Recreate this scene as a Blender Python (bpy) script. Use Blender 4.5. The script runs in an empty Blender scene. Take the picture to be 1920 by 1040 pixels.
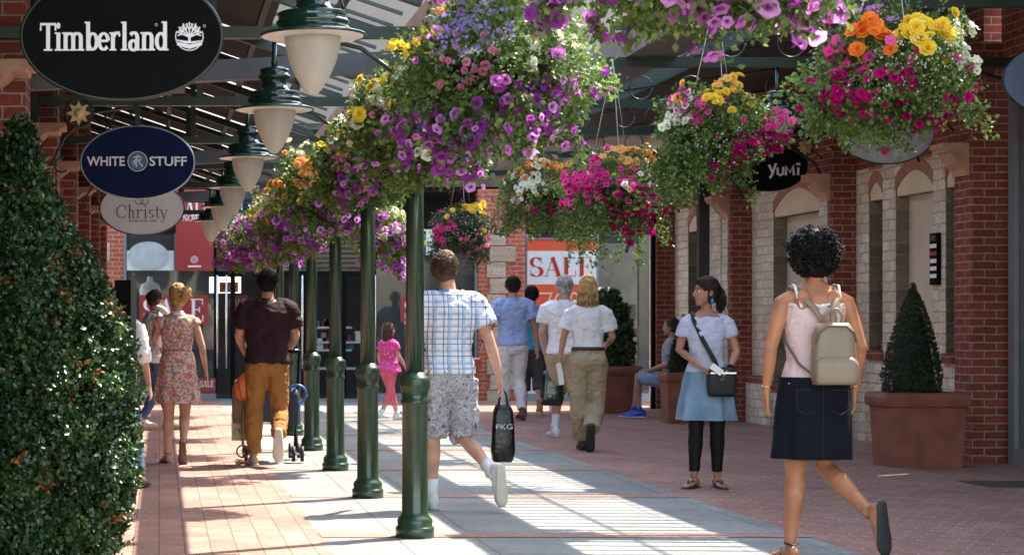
import bpy, math, random
import numpy as np
from mathutils import Vector, Matrix, noise
random.seed(7); rng = np.random.default_rng(7)
V = Vector
S_ = bpy.context.scene
col = S_.collection
# ---------------------------------------------------------------- camera, light, exposure
F = 3700.0
cd = bpy.data.cameras.new('camera'); cam = bpy.data.objects.new('camera', cd); col.objects.link(cam)
cam.location = (0, 0, 1.3); cam.rotation_euler = (math.pi/2, 0, 0)
cd.sensor_width = 36; cd.lens = F/1920*36; cd.shift_x = 660/1920; cd.shift_y = 85/1920
cd.clip_start = .1; cd.clip_end = 500
S_.camera = cam
cd.dof.use_dof = True; cd.dof.focus_distance = 12.0; cd.dof.aperture_fstop = 8.0
S_.render.resolution_x = 1024; S_.render.resolution_y = 554
EL = math.radians(57); SD = V((.83*math.cos(EL), .557*math.cos(EL), math.sin(EL))).normalized()
w = bpy.data.worlds.new('World'); S_.world = w; w.use_nodes = True
nt = w.node_tree; sk = nt.nodes.new('ShaderNodeTexSky'); sk.sky_type = 'NISHITA'; sk.sun_disc = False
sk.sun_elevation = EL; sk.sun_rotation = math.atan2(SD.x, SD.y)
tw = nt.nodes.new('ShaderNodeMix'); tw.data_type = 'RGBA'; tw.blend_type = 'MULTIPLY'; tw.inputs[0].default_value = 1; tw.inputs[7].default_value = (1.12, 1.0, .84, 1)   # hazy, less blue sky
nt.links.new(sk.outputs[0], tw.inputs[6]); nt.links.new(tw.outputs[2], nt.nodes['Background'].inputs[0]); nt.nodes['Background'].inputs[1].default_value = .15
sl = bpy.data.lights.new('sun', 'SUN'); sl.energy = 2.05; sl.angle = math.radians(.5); sl.color = (1, .91, .78)
so = bpy.data.objects.new('sun', sl); col.objects.link(so); so.rotation_euler = SD.to_track_quat('Z', 'Y').to_euler()
S_.view_settings.view_transform = 'Standard'; S_.view_settings.look = 'None'
S_.view_settings.exposure = 2.8; S_.view_settings.gamma = 1

# ---------------------------------------------------------------- materials
MAT = {}
def new(name):
    m = bpy.data.materials.new(name); m.use_nodes = True
    return m, m.node_tree, m.node_tree.nodes['Principled BSDF']
def rgba(c): return (c[0], c[1], c[2], 1)
def N(t, kind, **kw):
    n = t.nodes.new(kind)
    for k, v in kw.items():
        if k in n.inputs: n.inputs[k].default_value = v
        else: setattr(n, k, v)
    return n
def ramp(t, stops, interp='LINEAR'):
    r = t.nodes.new('ShaderNodeValToRGB'); e = r.color_ramp.elements; r.color_ramp.interpolation = interp
    while len(e) > 1: e.remove(e[-1])
    e[0].position = stops[0][0]; e[0].color = rgba(stops[0][1])
    for p, c in stops[1:]:
        x = e.new(p); x.color = rgba(c)
    return r
def mixc(t, a, b, fac, mode='MIX'):
    m = t.nodes.new('ShaderNodeMix'); m.data_type = 'RGBA'; m.blend_type = mode
    for s, i in ((fac, 0), (a, 6), (b, 7)):
        if isinstance(s, (int, float)): m.inputs[i].default_value = s
        elif isinstance(s, tuple): m.inputs[i].default_value = rgba(s)
        else: t.links.new(s, m.inputs[i])
    return m.outputs[2]
def coord(t, kind='Object', scale=(1, 1, 1), rot=(0, 0, 0)):
    c = t.nodes.new('ShaderNodeTexCoord'); mp = t.nodes.new('ShaderNodeMapping')
    t.links.new(c.outputs[kind], mp.inputs[0]); mp.inputs['Scale'].default_value = scale; mp.inputs['Rotation'].default_value = rot
    return mp.outputs[0]
def bump(t, p, h, strength=.3, dist=.01):
    b = t.nodes.new('ShaderNodeBump'); b.inputs['Strength'].default_value = strength; b.inputs['Distance'].default_value = dist
    t.links.new(h, b.inputs['Height']); t.links.new(b.outputs[0], p.inputs['Normal'])
def pm(name, c, rough=.6, metal=0, var=.12, vs=6, bmp=0, bs=60, spec=.5, transl=0, island=0, coat=0, emit=0):
    if name in MAT: return MAT[name]
    m, t, p = new(name)
    p.inputs['Roughness'].default_value = rough; p.inputs['Metallic'].default_value = metal
    p.inputs['Specular IOR Level'].default_value = spec; p.inputs['Coat Weight'].default_value = coat
    dark = tuple(x*(1-var*1.6) for x in c); light = tuple(min(1, x*(1+var)) for x in c)
    n = N(t, 'ShaderNodeTexNoise', Scale=vs, Detail=5.0); t.links.new(coord(t), n.inputs['Vector'])
    r = ramp(t, [(.3, dark), (.7, light)]); t.links.new(n.outputs['Fac'], r.inputs[0]); out = r.outputs[0]
    if island:
        g = t.nodes.new('ShaderNodeNewGeometry')
        h = N(t, 'ShaderNodeHueSaturation'); t.links.new(out, h.inputs['Color'])
        mr = N(t, 'ShaderNodeMapRange'); mr.inputs[3].default_value = 1-island; mr.inputs[4].default_value = 1+island*1.3
        t.links.new(g.outputs['Random Per Island'], mr.inputs[0]); t.links.new(mr.outputs[0], h.inputs['Value'])
        mh = N(t, 'ShaderNodeMapRange'); mh.inputs[3].default_value = .5+.035*island; mh.inputs[4].default_value = .5-.03*island
        t.links.new(g.outputs['Random Per Island'], mh.inputs[0]); t.links.new(mh.outputs[0], h.inputs['Hue'])
        out = h.outputs[0]
    t.links.new(out, p.inputs['Base Color'])
    if bmp:
        n2 = N(t, 'ShaderNodeTexNoise', Scale=bs, Detail=6.0); t.links.new(coord(t), n2.inputs['Vector'])
        bump(t, p, n2.outputs['Fac'], bmp, .01)
    if transl:
        tr = t.nodes.new('ShaderNodeBsdfTranslucent'); t.links.new(out, tr.inputs[0])
        ms = t.nodes.new('ShaderNodeMixShader'); ms.inputs[0].default_value = transl
        t.links.new(p.outputs[0], ms.inputs[1]); t.links.new(tr.outputs[0], ms.inputs[2])
        t.links.new(ms.outputs[0], t.nodes['Material Output'].inputs[0])
    if emit: p.inputs['Emission Color'].default_value = rgba(c); p.inputs['Emission Strength'].default_value = emit
    MAT[name] = m; return m
def bricks(name, c1, c2, mortar, bw, rh, ms=.01, uv=True, rot=0, off=.5, rough=.85, bs=.5, big=None, sq=1, moss=0, spots=None):
    m, t, p = new(name)
    v = coord(t, 'UV' if uv else 'Object', rot=(0, 0, rot))
    wn = N(t, 'ShaderNodeTexNoise', Scale=9.0, Detail=2.0); t.links.new(v, wn.inputs['Vector'])
    vm = t.nodes.new('ShaderNodeVectorMath'); vm.operation = 'MULTIPLY_ADD'; vm.inputs[1].default_value = (.012*sq, .012*sq, 0)
    t.links.new(wn.outputs['Color'], vm.inputs[0]); t.links.new(v, vm.inputs[2])
    b = N(t, 'ShaderNodeTexBrick'); b.inputs['Scale'].default_value = 1.0
    b.inputs['Brick Width'].default_value = bw; b.inputs['Row Height'].default_value = rh
    b.inputs['Mortar Size'].default_value = ms/2; b.inputs['Mortar Smooth'].default_value = .3; b.offset = off
    b.inputs['Color1'].default_value = rgba(c1); b.inputs['Color2'].default_value = rgba(c2); b.inputs['Mortar'].default_value = rgba(mortar)
    t.links.new(vm.outputs[0], b.inputs['Vector'])
    n = N(t, 'ShaderNodeTexNoise', Scale=25.0, Detail=8.0); t.links.new(v, n.inputs['Vector'])
    r = ramp(t, [(.3, (.62, .62, .62)), (.7, (1.15, 1.15, 1.15))]); t.links.new(n.outputs['Fac'], r.inputs[0])
    out = mixc(t, b.outputs['Color'], r.outputs[0], .75, 'MULTIPLY')
    n3 = N(t, 'ShaderNodeTexNoise', Scale=.9, Detail=6.0); t.links.new(v, n3.inputs['Vector'])
    r3 = ramp(t, [(.35, (.78, .76, .74)), (.65, (1.08, 1.08, 1.08))]); t.links.new(n3.outputs['Fac'], r3.inputs[0])
    out = mixc(t, out, r3.outputs[0], .8, 'MULTIPLY')
    if not uv:
        v5 = N(t, 'ShaderNodeTexVoronoi', Scale=3.2); t.links.new(v, v5.inputs['Vector'])
        r5 = ramp(t, [(.035, (.55, .52, .5)), (.055, (1, 1, 1))]); t.links.new(v5.outputs['Distance'], r5.inputs[0]); out = mixc(t, out, r5.outputs[0], .8, 'MULTIPLY')
        n6 = N(t, 'ShaderNodeTexNoise', Scale=4.5, Detail=9.0, Roughness=.7); t.links.new(v, n6.inputs['Vector'])
        r6 = ramp(t, [(.38, (.72, .70, .66)), (.52, (1, 1, 1)), (.72, (1.1, 1.1, 1.08))]); t.links.new(n6.outputs['Fac'], r6.inputs[0]); out = mixc(t, out, r6.outputs[0], .5, 'MULTIPLY')
    if spots:
        n4 = N(t, 'ShaderNodeTexNoise', Scale=2.2, Detail=3.0); t.links.new(v, n4.inputs['Vector'])
        r4 = ramp(t, [(.58, (0, 0, 0)), (.64, (1, 1, 1))]); t.links.new(n4.outputs['Fac'], r4.inputs[0])
        out = mixc(t, out, spots, r4.outputs[0])
    t.links.new(out, p.inputs['Base Color']); p.inputs['Roughness'].default_value = rough
    inv = N(t, 'ShaderNodeMath', operation='MULTIPLY_ADD'); inv.inputs[1].default_value = -1.2; t.links.new(b.outputs['Fac'], inv.inputs[0])
    t.links.new(n.outputs['Fac'], inv.inputs[2])
    bump(t, p, inv.outputs[0], bs, .008)
    MAT[name] = m; return m

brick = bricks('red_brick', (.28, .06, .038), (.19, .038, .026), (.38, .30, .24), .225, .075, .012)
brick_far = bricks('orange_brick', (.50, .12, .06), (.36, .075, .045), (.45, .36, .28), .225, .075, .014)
limestone = bricks('limestone_blocks', (.84, .79, .66), (.66, .60, .48), (.50, .44, .34), .24, .11, .016, sq=3, bs=1.0)
shadestone = bricks('shaded_reveal_stone', (.27, .235, .18), (.14, .125, .10), (.32, .27, .2), .3, .12, .012, sq=3, bs=1.0)  # shaded side of the window recesses, put into a darker stone colour
warmstone = bricks('honey_stone', (.58, .50, .38), (.42, .34, .24), (.45, .38, .28), .3, .15, .012, sq=2, bs=.8)
pave_l = bricks('pink_brick_paving', (.43, .245, .20), (.34, .185, .15), (.17, .13, .08), .30, .15, .011, uv=False, rot=math.pi/2, bs=.4)
pave_r = bricks('red_brick_paving', (.39, .20, .155), (.29, .14, .11), (.44, .34, .28), .21, .105, .010, uv=False, rot=.5, bs=.5)
slab = bricks('grey_slab_paving', (.28, .29, .285), (.225, .24, .24), (.10, .105, .095), .48, .62, .010, uv=False, rot=0, bs=.35, off=0.0)
strip = bricks('red_strip_paving', (.38, .25, .20), (.32, .2, .16), (.3, .2, .15), .21, .105, .010, uv=False, rot=0, bs=.4)
green = pm('green_gloss_paint', (.028, .058, .030), .28, 0, .2, 5, .15, 30, coat=.25)
greendk = pm('dark_green_paint', (.012, .026, .018), .35, 0, .2, 5)
lampgreen = pm('lamp_green_enamel', (.012, .04, .026), .12, 0, .15, coat=.6)
whiteunder = pm('white_enamel', (.8, .8, .75), .3)
roofgrey = pm('grey_roof_sheet', (.028, .029, .032), .5, 0, .2, 3)
beamgrey = pm('grey_box_steel', (.10, .105, .11), .5, 0, .12, 3)
beige = pm('beige_render', (.45, .36, .28), .8, 0, .15, 2, .3, 40)
corbelm = pm('corbel_sandstone', (.52, .30, .2), .85, 0, .15, 6, .4, 50)
cream = pm('cream_paint', (.72, .62, .44), .5, 0, .06, 3)
creamdk = pm('cream_door_paint', (.62, .54, .42), .5, 0, .05, 3)
rustband = pm('terracotta_render', (.40, .19, .125), .85, 0, .15, 4, .3, 60)
slate = bricks('slate_roof', (.018, .018, .02), (.013, .013, .015), (.02, .02, .02), .25, .15, .008)
framegrey = pm('blue_grey_frame', (.23, .27, .31), .35, .3, .06)
silver = pm('brushed_steel', (.6, .62, .62), .25, 1, .05)
black = pm('black_paint', (.003, .003, .0035), .7, 0, .1, spec=.1)
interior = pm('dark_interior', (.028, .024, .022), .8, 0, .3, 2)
intwarm = pm('interior_brown', (.11, .07, .045), .8, 0, .5, 3)
white = pm('white_board', (.92, .92, .90), .5, 0, .03)
redp = pm('red_poster_paper', (.30, .035, .03), .4, 0, .06)
redpb = pm('orange_red_poster', (.62, .09, .035), .4, 0, .06)
paperw = pm('pale_poster_paper', (.6, .66, .66), .4, 0, .05)
navy = pm('navy_board', (.006, .010, .055), .6, 0, .1, spec=.12)
terracotta = pm('terracotta', (.22, .07, .042), .7, 0, .18, 5, .25, 40)
gold = pm('gold_leaf', (.75, .58, .28), .4, .3, .1)
chrome = pm('chain_metal', (.4, .4, .38), .3, 1)
def glassmat(name, tint, alpha):
    m, t, p = new(name); p.inputs['Base Color'].default_value = rgba(tint); p.inputs['Roughness'].default_value = .03
    p.inputs['Alpha'].default_value = alpha; p.inputs['Specular IOR Level'].default_value = .8
    MAT[name] = m; return m
glass = glassmat('shop_glass', (.08, .1, .1), .22)

# ---------------------------------------------------------------- mesh builder
class MB:
    def __init__(s): s.v = []; s.f = []; s.sm = []
    def add(s, vs, fs, smooth=False):
        b = len(s.v); s.v += [tuple(v) for v in vs]; s.f += [tuple(i+b for i in f) for f in fs]; s.sm += [smooth]*len(fs); return s
    def box(s, x0, x1, y0, y1, z0, z1, bev=0):
        if x0 > x1: x0, x1 = x1, x0
        if y0 > y1: y0, y1 = y1, y0
        if z0 > z1: z0, z1 = z1, z0
        return s.add([(x0,y0,z0),(x1,y0,z0),(x1,y1,z0),(x0,y1,z0),(x0,y0,z1),(x1,y0,z1),(x1,y1,z1),(x0,y1,z1)],
              [(0,3,2,1),(4,5,6,7),(0,1,5,4),(1,2,6,5),(2,3,7,6),(3,0,4,7)])
    def bar(s, a, b, w_, h_, up=V((0,0,1))):
        a = V(a); b = V(b); d = (b-a).normalized(); r = d.cross(up)
        if r.length < 1e-4: r = d.cross(V((0,1,0)))
        r.normalize(); u = r.cross(d)
        vs = [p + r*(w_/2)*i + u*(h_/2)*j for p in (a, b) for i, j in ((-1,-1),(1,-1),(1,1),(-1,1))]
        return s.add(vs, [(3,2,1,0),(4,5,6,7),(0,1,5,4),(1,2,6,5),(2,3,7,6),(3,0,4,7)])
    def loft(s, rings, n=20, cap=True, smooth=True, fn=None, closed_top=True):
        vs = []; 
        for ri, (c, u, v) in enumerate(rings):
            c = V(c); u = V(u); v = V(v)
            for i in range(n):
                a = 2*math.pi*i/n
                k = fn(a, ri) if fn else 1
                vs.append(c + u*math.cos(a)*k + v*math.sin(a)*k)
        fs = []
        for r in range(len(rings)-1):
            for i in range(n):
                j = (i+1) % n
                fs.append((r*n+i, r*n+j, (r+1)*n+j, (r+1)*n+i))
        if cap:
            vs.append(V(rings[0][0])); k = len(vs)-1; fs += [(k, (i+1) % n, i) for i in range(n)]
            vs.append(V(rings[-1][0])); k = len(vs)-1; b = (len(rings)-1)*n; fs += [(k, b+i, b+(i+1) % n) for i in range(n)]
        return s.add(vs, fs, smooth)
    def zloft(s, rows, n=24, **k):   # rows (z, rx, ry, yo, xo)
        return s.loft([((r[4] if len(r) > 4 else 0, r[3] if len(r) > 3 else 0, r[0]), (r[1], 0, 0), (0, r[2], 0)) for r in rows], n, **k)
    def lathe(s, prof, c=(0,0,0), n=24, smooth=True, fn=None, cap=True):  # prof (z, r)
        return s.loft([((c[0], c[1], c[2]+z), (r, 0, 0), (0, r, 0)) for z, r in prof], n, cap, smooth, fn)
    def tube(s, pts, rad, n=8, cap=True, rnd=True):
        pts = [V(p) for p in pts]
        if not hasattr(rad, '__len__'): rad = [rad]*len(pts)
        rings = []; u = None
        for i, p in enumerate(pts):
            d = (pts[min(i+1, len(pts)-1)]-pts[max(i-1, 0)]).normalized()
            if u is None:
                u = d.cross(V((0, 0, 1)) if abs(d.z) < .9 else V((0, 1, 0))).normalized()
            u = (u - d*u.dot(d)).normalized(); v = d.cross(u)
            if rnd and cap and i == 0:
                rings.append((p-d*rad[0]*.75, u*rad[0]*.55, v*rad[0]*.55))
            rings.append((p, u*rad[i], v*rad[i]))
            if rnd and cap and i == len(pts)-1: rings.append((p+d*rad[i]*.75, u*rad[i]*.55, v*rad[i]*.55))
        return s.loft(rings, n, cap)
    def ell(s, c, rx, ry, rz, R=None, n=14):
        rings = []
        R = R or Matrix.Identity(3); c = V(c)
        for k in range(9):
            a = -math.pi/2 + math.pi*(k+.5)/9
            rings.append((c+R@V((0, 0, rz*math.sin(a)*1.03)), R@V((rx*math.cos(a), 0, 0)), R@V((0, ry*math.cos(a), 0))))
        return s.loft(rings, n)
    def prism(s, poly, y0, y1, axis='y'):  # poly in (x,z)
        n = len(poly)
        if axis == 'y': vs = [(x, y0, z) for x, z in poly] + [(x, y1, z) for x, z in poly]
        elif axis == 'x': vs = [(y0, x, z) for x, z in poly] + [(y1, x, z) for x, z in poly]
        else: vs = [(x, z, y0) for x, z in poly] + [(x, z, y1) for x, z in poly]
        return s.add(vs, [tuple(range(n-1, -1, -1)), tuple(range(n, 2*n))] + [(i, (i+1) % n, n+(i+1) % n, n+i) for i in range(n)])
    def torus(s, c, R, r, ax='y', n=24, a0=0, a1=2*math.pi):
        pts = []
        for i in range(n+1):
            a = a0+(a1-a0)*i/n; x = R*math.cos(a); z = R*math.sin(a)
            pts.append(V(c)+(V((x, 0, z)) if ax == 'y' else V((0, x, z)) if ax == 'x' else V((x, z, 0))))
        return s.tube(pts, r, 6, True, False)
    def mesh(s, name, uv=True, off=V((0,0,0))):
        me = bpy.data.meshes.new(name)
        me.from_pydata([(a-off.x, b-off.y, c-off.z) for a, b, c in s.v], [], s.f); me.update()
        me.polygons.foreach_set('use_smooth', s.sm)
        if uv: boxuv(me, off)
        return me
    def build(s, name, m, parent=None, uv=True, off=None):
        o_ = off if off is not None else (parent.location.copy() if parent else V((0,0,0)))
        me = s.mesh(name, uv, o_); me.materials.append(m)
        return link(name, me, parent)
def boxuv(me, off=V((0,0,0))):
    nl = len(me.loops)
    if nl == 0: return
    co = np.empty(len(me.vertices)*3); me.vertices.foreach_get('co', co); co = co.reshape(-1, 3)+np.array(off)
    nm = np.empty(len(me.polygons)*3); me.polygons.foreach_get('normal', nm); nm = np.abs(nm.reshape(-1, 3))
    lv = np.empty(nl, int); me.loops.foreach_get('vertex_index', lv)
    tot = np.empty(len(me.polygons), int); me.polygons.foreach_get('loop_total', tot)
    ln = np.repeat(nm, tot, axis=0); p = co[lv]; k = ln.argmax(1)
    u = np.where(k == 0, p[:, 1], p[:, 0]); v = np.where(k == 2, p[:, 1], p[:, 2])
    l = me.uv_layers.new(name='UVMap'); l.data.foreach_set('uv', np.stack([u, v], 1).ravel())
def link(name, me, parent=None):
    o = bpy.data.objects.new(name, me); col.objects.link(o)
    if parent: o.parent = parent
    return o
def tag(o, label=None, cat=None, group=None, kind=None):
    if label: o['label'] = label
    if cat: o['category'] = cat
    if group: o['group'] = group
    if kind: o['kind'] = kind
    return o
def thing(name, label, cat, loc=(0,0,0), group=None):
    o = bpy.data.objects.new(name, None); col.objects.link(o); o.location = loc; o.empty_display_size = .2
    return tag(o, label, cat, group)
KIDS = {}
def copy_tree(o, parent=None):
    c = o.copy(); col.objects.link(c)
    if parent: c.parent = parent
    for ch in [x for x in bpy.data.objects if x.parent == o]: copy_tree(ch, c)
    return c
def at(px, py, Y): return ((px-300)*Y/F, 1.3+(605-py)*Y/F)
# vectorised leaves: c centres, d direction, nrm normal
def leaf_arrays(c, d, nrm, L, W, fold=.25):
    d = d/np.linalg.norm(d, axis=1, keepdims=True)
    s = np.cross(d, nrm); s /= np.linalg.norm(s, axis=1, keepdims=True)+1e-9
    n = np.cross(s, d); L = L[:, None]; W = W[:, None]
    a = c; b = c+d*L*.45+s*W+n*W*fold; t = c+d*L-n*L*.08; e = c+d*L*.45-s*W+n*W*fold
    v = np.stack([a, b, t, e], 1).reshape(-1, 3)
    return v
def leaf_mesh(name, v, m, parent=None, off=(0,0,0)):
    n = len(v)//4; me = bpy.data.meshes.new(name); me.vertices.add(n*4); me.vertices.foreach_set('co', (v-np.array(off)).ravel())
    idx = np.arange(n)*4
    tri = np.stack([idx, idx+1, idx+2, idx, idx+2, idx+3], 1).reshape(-1)
    me.loops.add(n*6); me.loops.foreach_set('vertex_index', tri.astype(np.int32))
    me.polygons.add(n*2); me.polygons.foreach_set('loop_start', (np.arange(n*2)*3).astype(np.int32))
    me.update(calc_edges=True); me.validate(); me.materials.append(m)
    return link(name, me, parent)
def rand_dirs(n):
    d = rng.normal(size=(n, 3)); return d/np.linalg.norm(d, axis=1, keepdims=True)

# ---------------------------------------------------------------- ground
def sheet(name, x0, x1, y0, y1, z, m):
    o = MB().add([(x0,y0,z),(x1,y0,z),(x1,y1,z),(x0,y1,z)], [(0,1,2,3)]).build(name, m); return tag(o, kind='structure')
sheet('ground', -120, 140, -40, 220, -.008, pm('ground_grey', (.2, .19, .18), .9, 0, .2, .5))
sheet('brick_path', -3, .98, 2, 30.5, 0, pave_l)
sheet('slab_path', .98, 3.95, 2, 33, -.0005, slab)
sheet('brick_pavement', 3.95, 10.5, 2, 33, 0, pave_r)
sheet('doorstep_paving', -3, .98, 30.5, 33, .004, pave_r)
for k in range(-2, 7):
    Y = 12.1+2.72*k
    sheet('paving_strip', .98, 3.95, Y-.14, Y+.14, .0035, strip)
# joints of the cross slabs run a little proud as a thin steel drain
dr = thing('drain_cover', 'square iron drain cover set in the red brick paving at the right edge', 'drain cover', (6.9, 15.9, 0))
MB().box(6.55, 7.35, 15.6, 16.2, .001, .008).build('plate', pm('iron_plate', (.10, .085, .08), .6, .5), dr)

# ---------------------------------------------------------------- left building
lb = thing('brick_shop_building', 'red brick shop building with dark green frames along the left edge', 'building', (-1, 18, 0))
def corbel(mb, x0, x1, y0, y1, ztop, h=.24, dirx=1):
    p = []
    L = x1-x0
    prof = [(0, -h), (.12, -h), (.2, -h*.8), (.45, -h*.62), (.62, -h*.42), (.7, -h*.28), (.9, -h*.28), (.92, -h*.16), (1, -h*.16), (1, 0), (0, 0)]
    poly = [((x0+L*a) if dirx > 0 else (x1-L*a), ztop+b) for a, b in prof]
    mb.prism(poly, y0, y1)
for yy in (11.35, 14.85, 18.3, 21.7, 25.1, 28.5):
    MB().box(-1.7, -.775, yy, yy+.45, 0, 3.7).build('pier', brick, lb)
    mb = MB(); corbel(mb, -.776, -.72+.16*(yy > 12), yy-.24, yy+.2, 2.77); 
    mb2 = MB(); corbel(mb2, -1.15, -.70, yy-.35, yy-.002, 2.77); mb2.build('corbel', corbelm, lb)
MB().box(-1.9, -1.15, 4, 31, 2.75, 3.9).build('fascia', pm('grey_green_board', (.05, .06, .055), .7), lb)
MB().box(-1.9, -1.2, 4, 31, 0, .3).build('stall_riser', greendk, lb)
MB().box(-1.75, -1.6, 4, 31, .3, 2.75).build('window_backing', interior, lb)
y = 4.0
while y < 31:
    MB().box(-1.22, -1.12, y, y+.08, .3, 2.75).build('mullion', greendk, lb); y += .86
MB().add([(-1.2,4,.3),(-1.2,31,.3),(-1.2,31,2.75),(-1.2,4,2.75)], [(0,1,2,3)]).build('window', glass, lb)
for yy in (14.6, 18.0, 21.5):
    MB().box(-.99, -.9, yy-.05, yy+.05, 2.772, 3.75).build('post', greendk, lb)
MB().box(-1.95, -1.15, 4, 31, 3.9, 6.5).build('upper_wall', brick, lb)

# ---------------------------------------------------------------- left canopy
lc = thing('green_canopy', 'dark grey canopy roof on green trusses above the left walkway', 'canopy', (.4, 18, 2.9))
def rz(x): return 3.18+.34*(1.55-x)
beams = [5.2, 8.4, 11.3, 14.8, 17.9, 20.9, 23.8, 26.7, 29.6]
for i, yy in enumerate(beams):
    MB().box(-1.15, 1.55, yy-.035, yy+.035, 2.925, 2.99).build('beam', greendk, lc)
    MB().bar((1.5, yy, rz(1.5)-.06), (-1.15, yy, rz(-1.15)-.06), .06, .08, V((0,1,0))).build('rafter', greendk, lc)
    ymid = yy+1.5
    MB().bar((1.5, ymid, rz(1.5)-.04), (-1.15, ymid, rz(-1.15)-.04), .05, .06, V((0,1,0))).build('rafter', greendk, lc)
    MB().bar((.3, yy, 2.99), (.3, yy, rz(.3)-.06), .05, .05, V((0,1,0))).build('strut', greendk, lc)
    for x in (-.6, -.35, -.05, .95):
        r = .1+.02*(x < 0)
        MB().torus((x, yy, 2.99+r), r, .007).build('scroll_ring', greendk, lc)
    mb = MB(); pts = [(1.5, yy, 2.5), (1.36, yy, 2.72), (1.15, yy, 2.87), (.9, yy, 2.93)]
    (mb.tube(pts, .014, 6).build('scroll_brace', greendk, lc) if yy > 10 else None)
for k, (yy, zz) in enumerate([(12.6, 2.95), (19.6, 2.98), (26, 3.0)]):
    MB().bar((-1.15, yy, zz-.12), (1.6, yy+.1, zz+.03), .12, .13).build('tie_beam', beamgrey, lc)
    MB().box(.02, .16, yy-.03, yy+.15, zz-.17, zz+.1).build('joint_plate', beamgrey, lc)
# corrugated sheets with a narrow open slot at every rafter
for i in range(len(beams)*2-1):
    ya = beams[i//2] + (1.5 if i % 2 else 0); yb = beams[i//2]+1.5 if i % 2 == 0 else beams[i//2+1]
    ya += .05; yb -= .03; n = int((yb-ya)/.04)
    vs = []; 
    for k in range(n+1):
        yk = ya+(yb-ya)*k/n; dz = .012*(1 if k % 2 else -1)
        xe = 1.0 if ya > 13 else .8
        vs += [(xe, yk, rz(xe)+dz), (-1.3, yk, rz(-1.3)+dz)]
    MB().add(vs, [(2*k, 2*k+1, 2*k+3, 2*k+2) for k in range(n)]).build('roof_panel', roofgrey, lc)
for yy in np.arange(4.2, 30.6, .5):
    MB().bar((1.5, yy, rz(1.5)+.01), (.6, yy, rz(.6)+.01), .02, .03, V((0,1,0))).build('glazing_bar', greendk, lc)
for x in (-.6, .1, .72, 1.15):
    MB().bar((x, 4.2, rz(x)-.005), (x, 30.4, rz(x)-.005), .045, .05).build('purlin', roofgrey, lc)
g = MB().box(1.60, 1.80, 4.2, 30.6, 3.02, 3.24).build('gutter', beige, lc)

# ---------------------------------------------------------------- green columns
colmb = MB()
prof = [(0,.117),(.058,.117),(.064,.112),(.07,.104),(.10,.108),(.118,.1),(.13,.086),(.15,.08),(.80,.077),(.812,.085),(.828,.085),(.84,.077),(.87,.08),(.90,.086),(.915,.092),(.93,.094),(.945,.092),(.955,.094),(.97,.086),(.985,.066),(1.0,.058)]
colnames = ['nearest green iron column, at the elbow of the man in the plaid shirt',
 'second green iron column counting back from the camera', 'third green iron column, between the second and the fourth',
 'fourth green iron column, right of the man in the brown polo shirt', 'fifth green iron column, just beside the stroller handle',
 'sixth green iron column, largely hidden behind the man in the brown polo', 'farthest green iron column, near the dark shop doorway']
def column_proto():
    r = thing('canopy_column', colnames[0], 'column', (0,0,0), 'green iron columns carrying the left canopy')
    MB().lathe(prof, n=28).build('base', green, r)
    MB().lathe([(1.0,.056),(2.98,.052)], n=32, fn=lambda a, i: 1-.07*(int(round(a/(2*math.pi)*32)) % 2)).build('shaft', green, r)
    MB().lathe([(2.86,.053),(2.88,.07),(2.9,.07),(2.93,.09),(2.999,.1)], n=24).build('capital', green, r)
    return r
cp = column_proto()
for k in range(7):
    o = cp if k == 0 else copy_tree(cp)
    o.location = (1.55, 12+2.72*k, .0005); o['label'] = colnames[k]

# ---------------------------------------------------------------- hanging lamps
m_globe, t, p = new('frosted_globe')
p.inputs['Roughness'].default_value = .3
nz = N(t, 'ShaderNodeTexNoise', Scale=3.0, Detail=4.0); t.links.new(coord(t, scale=(3, 3, .6)), nz.inputs['Vector'])
rp = ramp(t, [(.3, (.70, .67, .60)), (.7, (.90, .86, .76))]); t.links.new(nz.outputs['Fac'], rp.inputs[0]); t.links.new(rp.outputs[0], p.inputs['Base Color'])
tr = t.nodes.new('ShaderNodeBsdfTranslucent'); t.links.new(rp.outputs[0], tr.inputs[0])
ms = t.nodes.new('ShaderNodeMixShader'); ms.inputs[0].default_value = .6
t.links.new(p.outputs[0], ms.inputs[1]); t.links.new(tr.outputs[0], ms.inputs[2]); t.links.new(ms.outputs[0], t.nodes['Material Output'].inputs[0])
def lamp_proto():
    r = thing('hanging_lamp', 'x', 'lamp', (0,0,0), 'green street lamps hanging with frosted globes')
    MB().lathe([(-.248,.006),(-.243,.02),(-.22,.042),(-.17,.072),(-.11,.099),(-.05,.116),(-.0,.121)], n=32).build('globe', m_globe, r)
    MB().lathe([(.004,.2),(.0,.225),(.006,.23),(.012,.225),(.028,.17),(.04,.152),(.05,.15),(.055,.156),(.064,.156),(.068,.148),(.085,.145),(.1,.15),(.105,.14),(.112,.1),(.125,.08),(.15,.07),(.17,.068),(.18,.09),(.19,.094),(.2,.09),(.205,.078),(.225,.082),(.235,.08),(.245,.05),(.25,.02)], n=36).build('hood', lampgreen, r)
    MB().lathe([(-.003,.122),(.0015,.218)], n=32, cap=False).build('reflector', whiteunder, r)
    st = MB(); st.lathe([(.24,.016),(.28,.02),(.30,.014),(.46,.014)], n=12); st.build('stem', lampgreen, r)
    MB().box(.1, .118, -.012, .012, .03, .09).build('latch', lampgreen, r)
    return r
lp = lamp_proto()
lampl = ['largest hanging lamp, nearest the camera at the top of the photo', 'second hanging lamp, its globe just left above the flowers',
 'third hanging lamp, right of the navy oval sign', 'fourth hanging lamp along the left canopy', 'fifth hanging lamp, beside the white oval sign',
 'smallest and farthest lamp hanging over the red sale banner', 'hanging lamp under the right canopy above the black oval sign']
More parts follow.
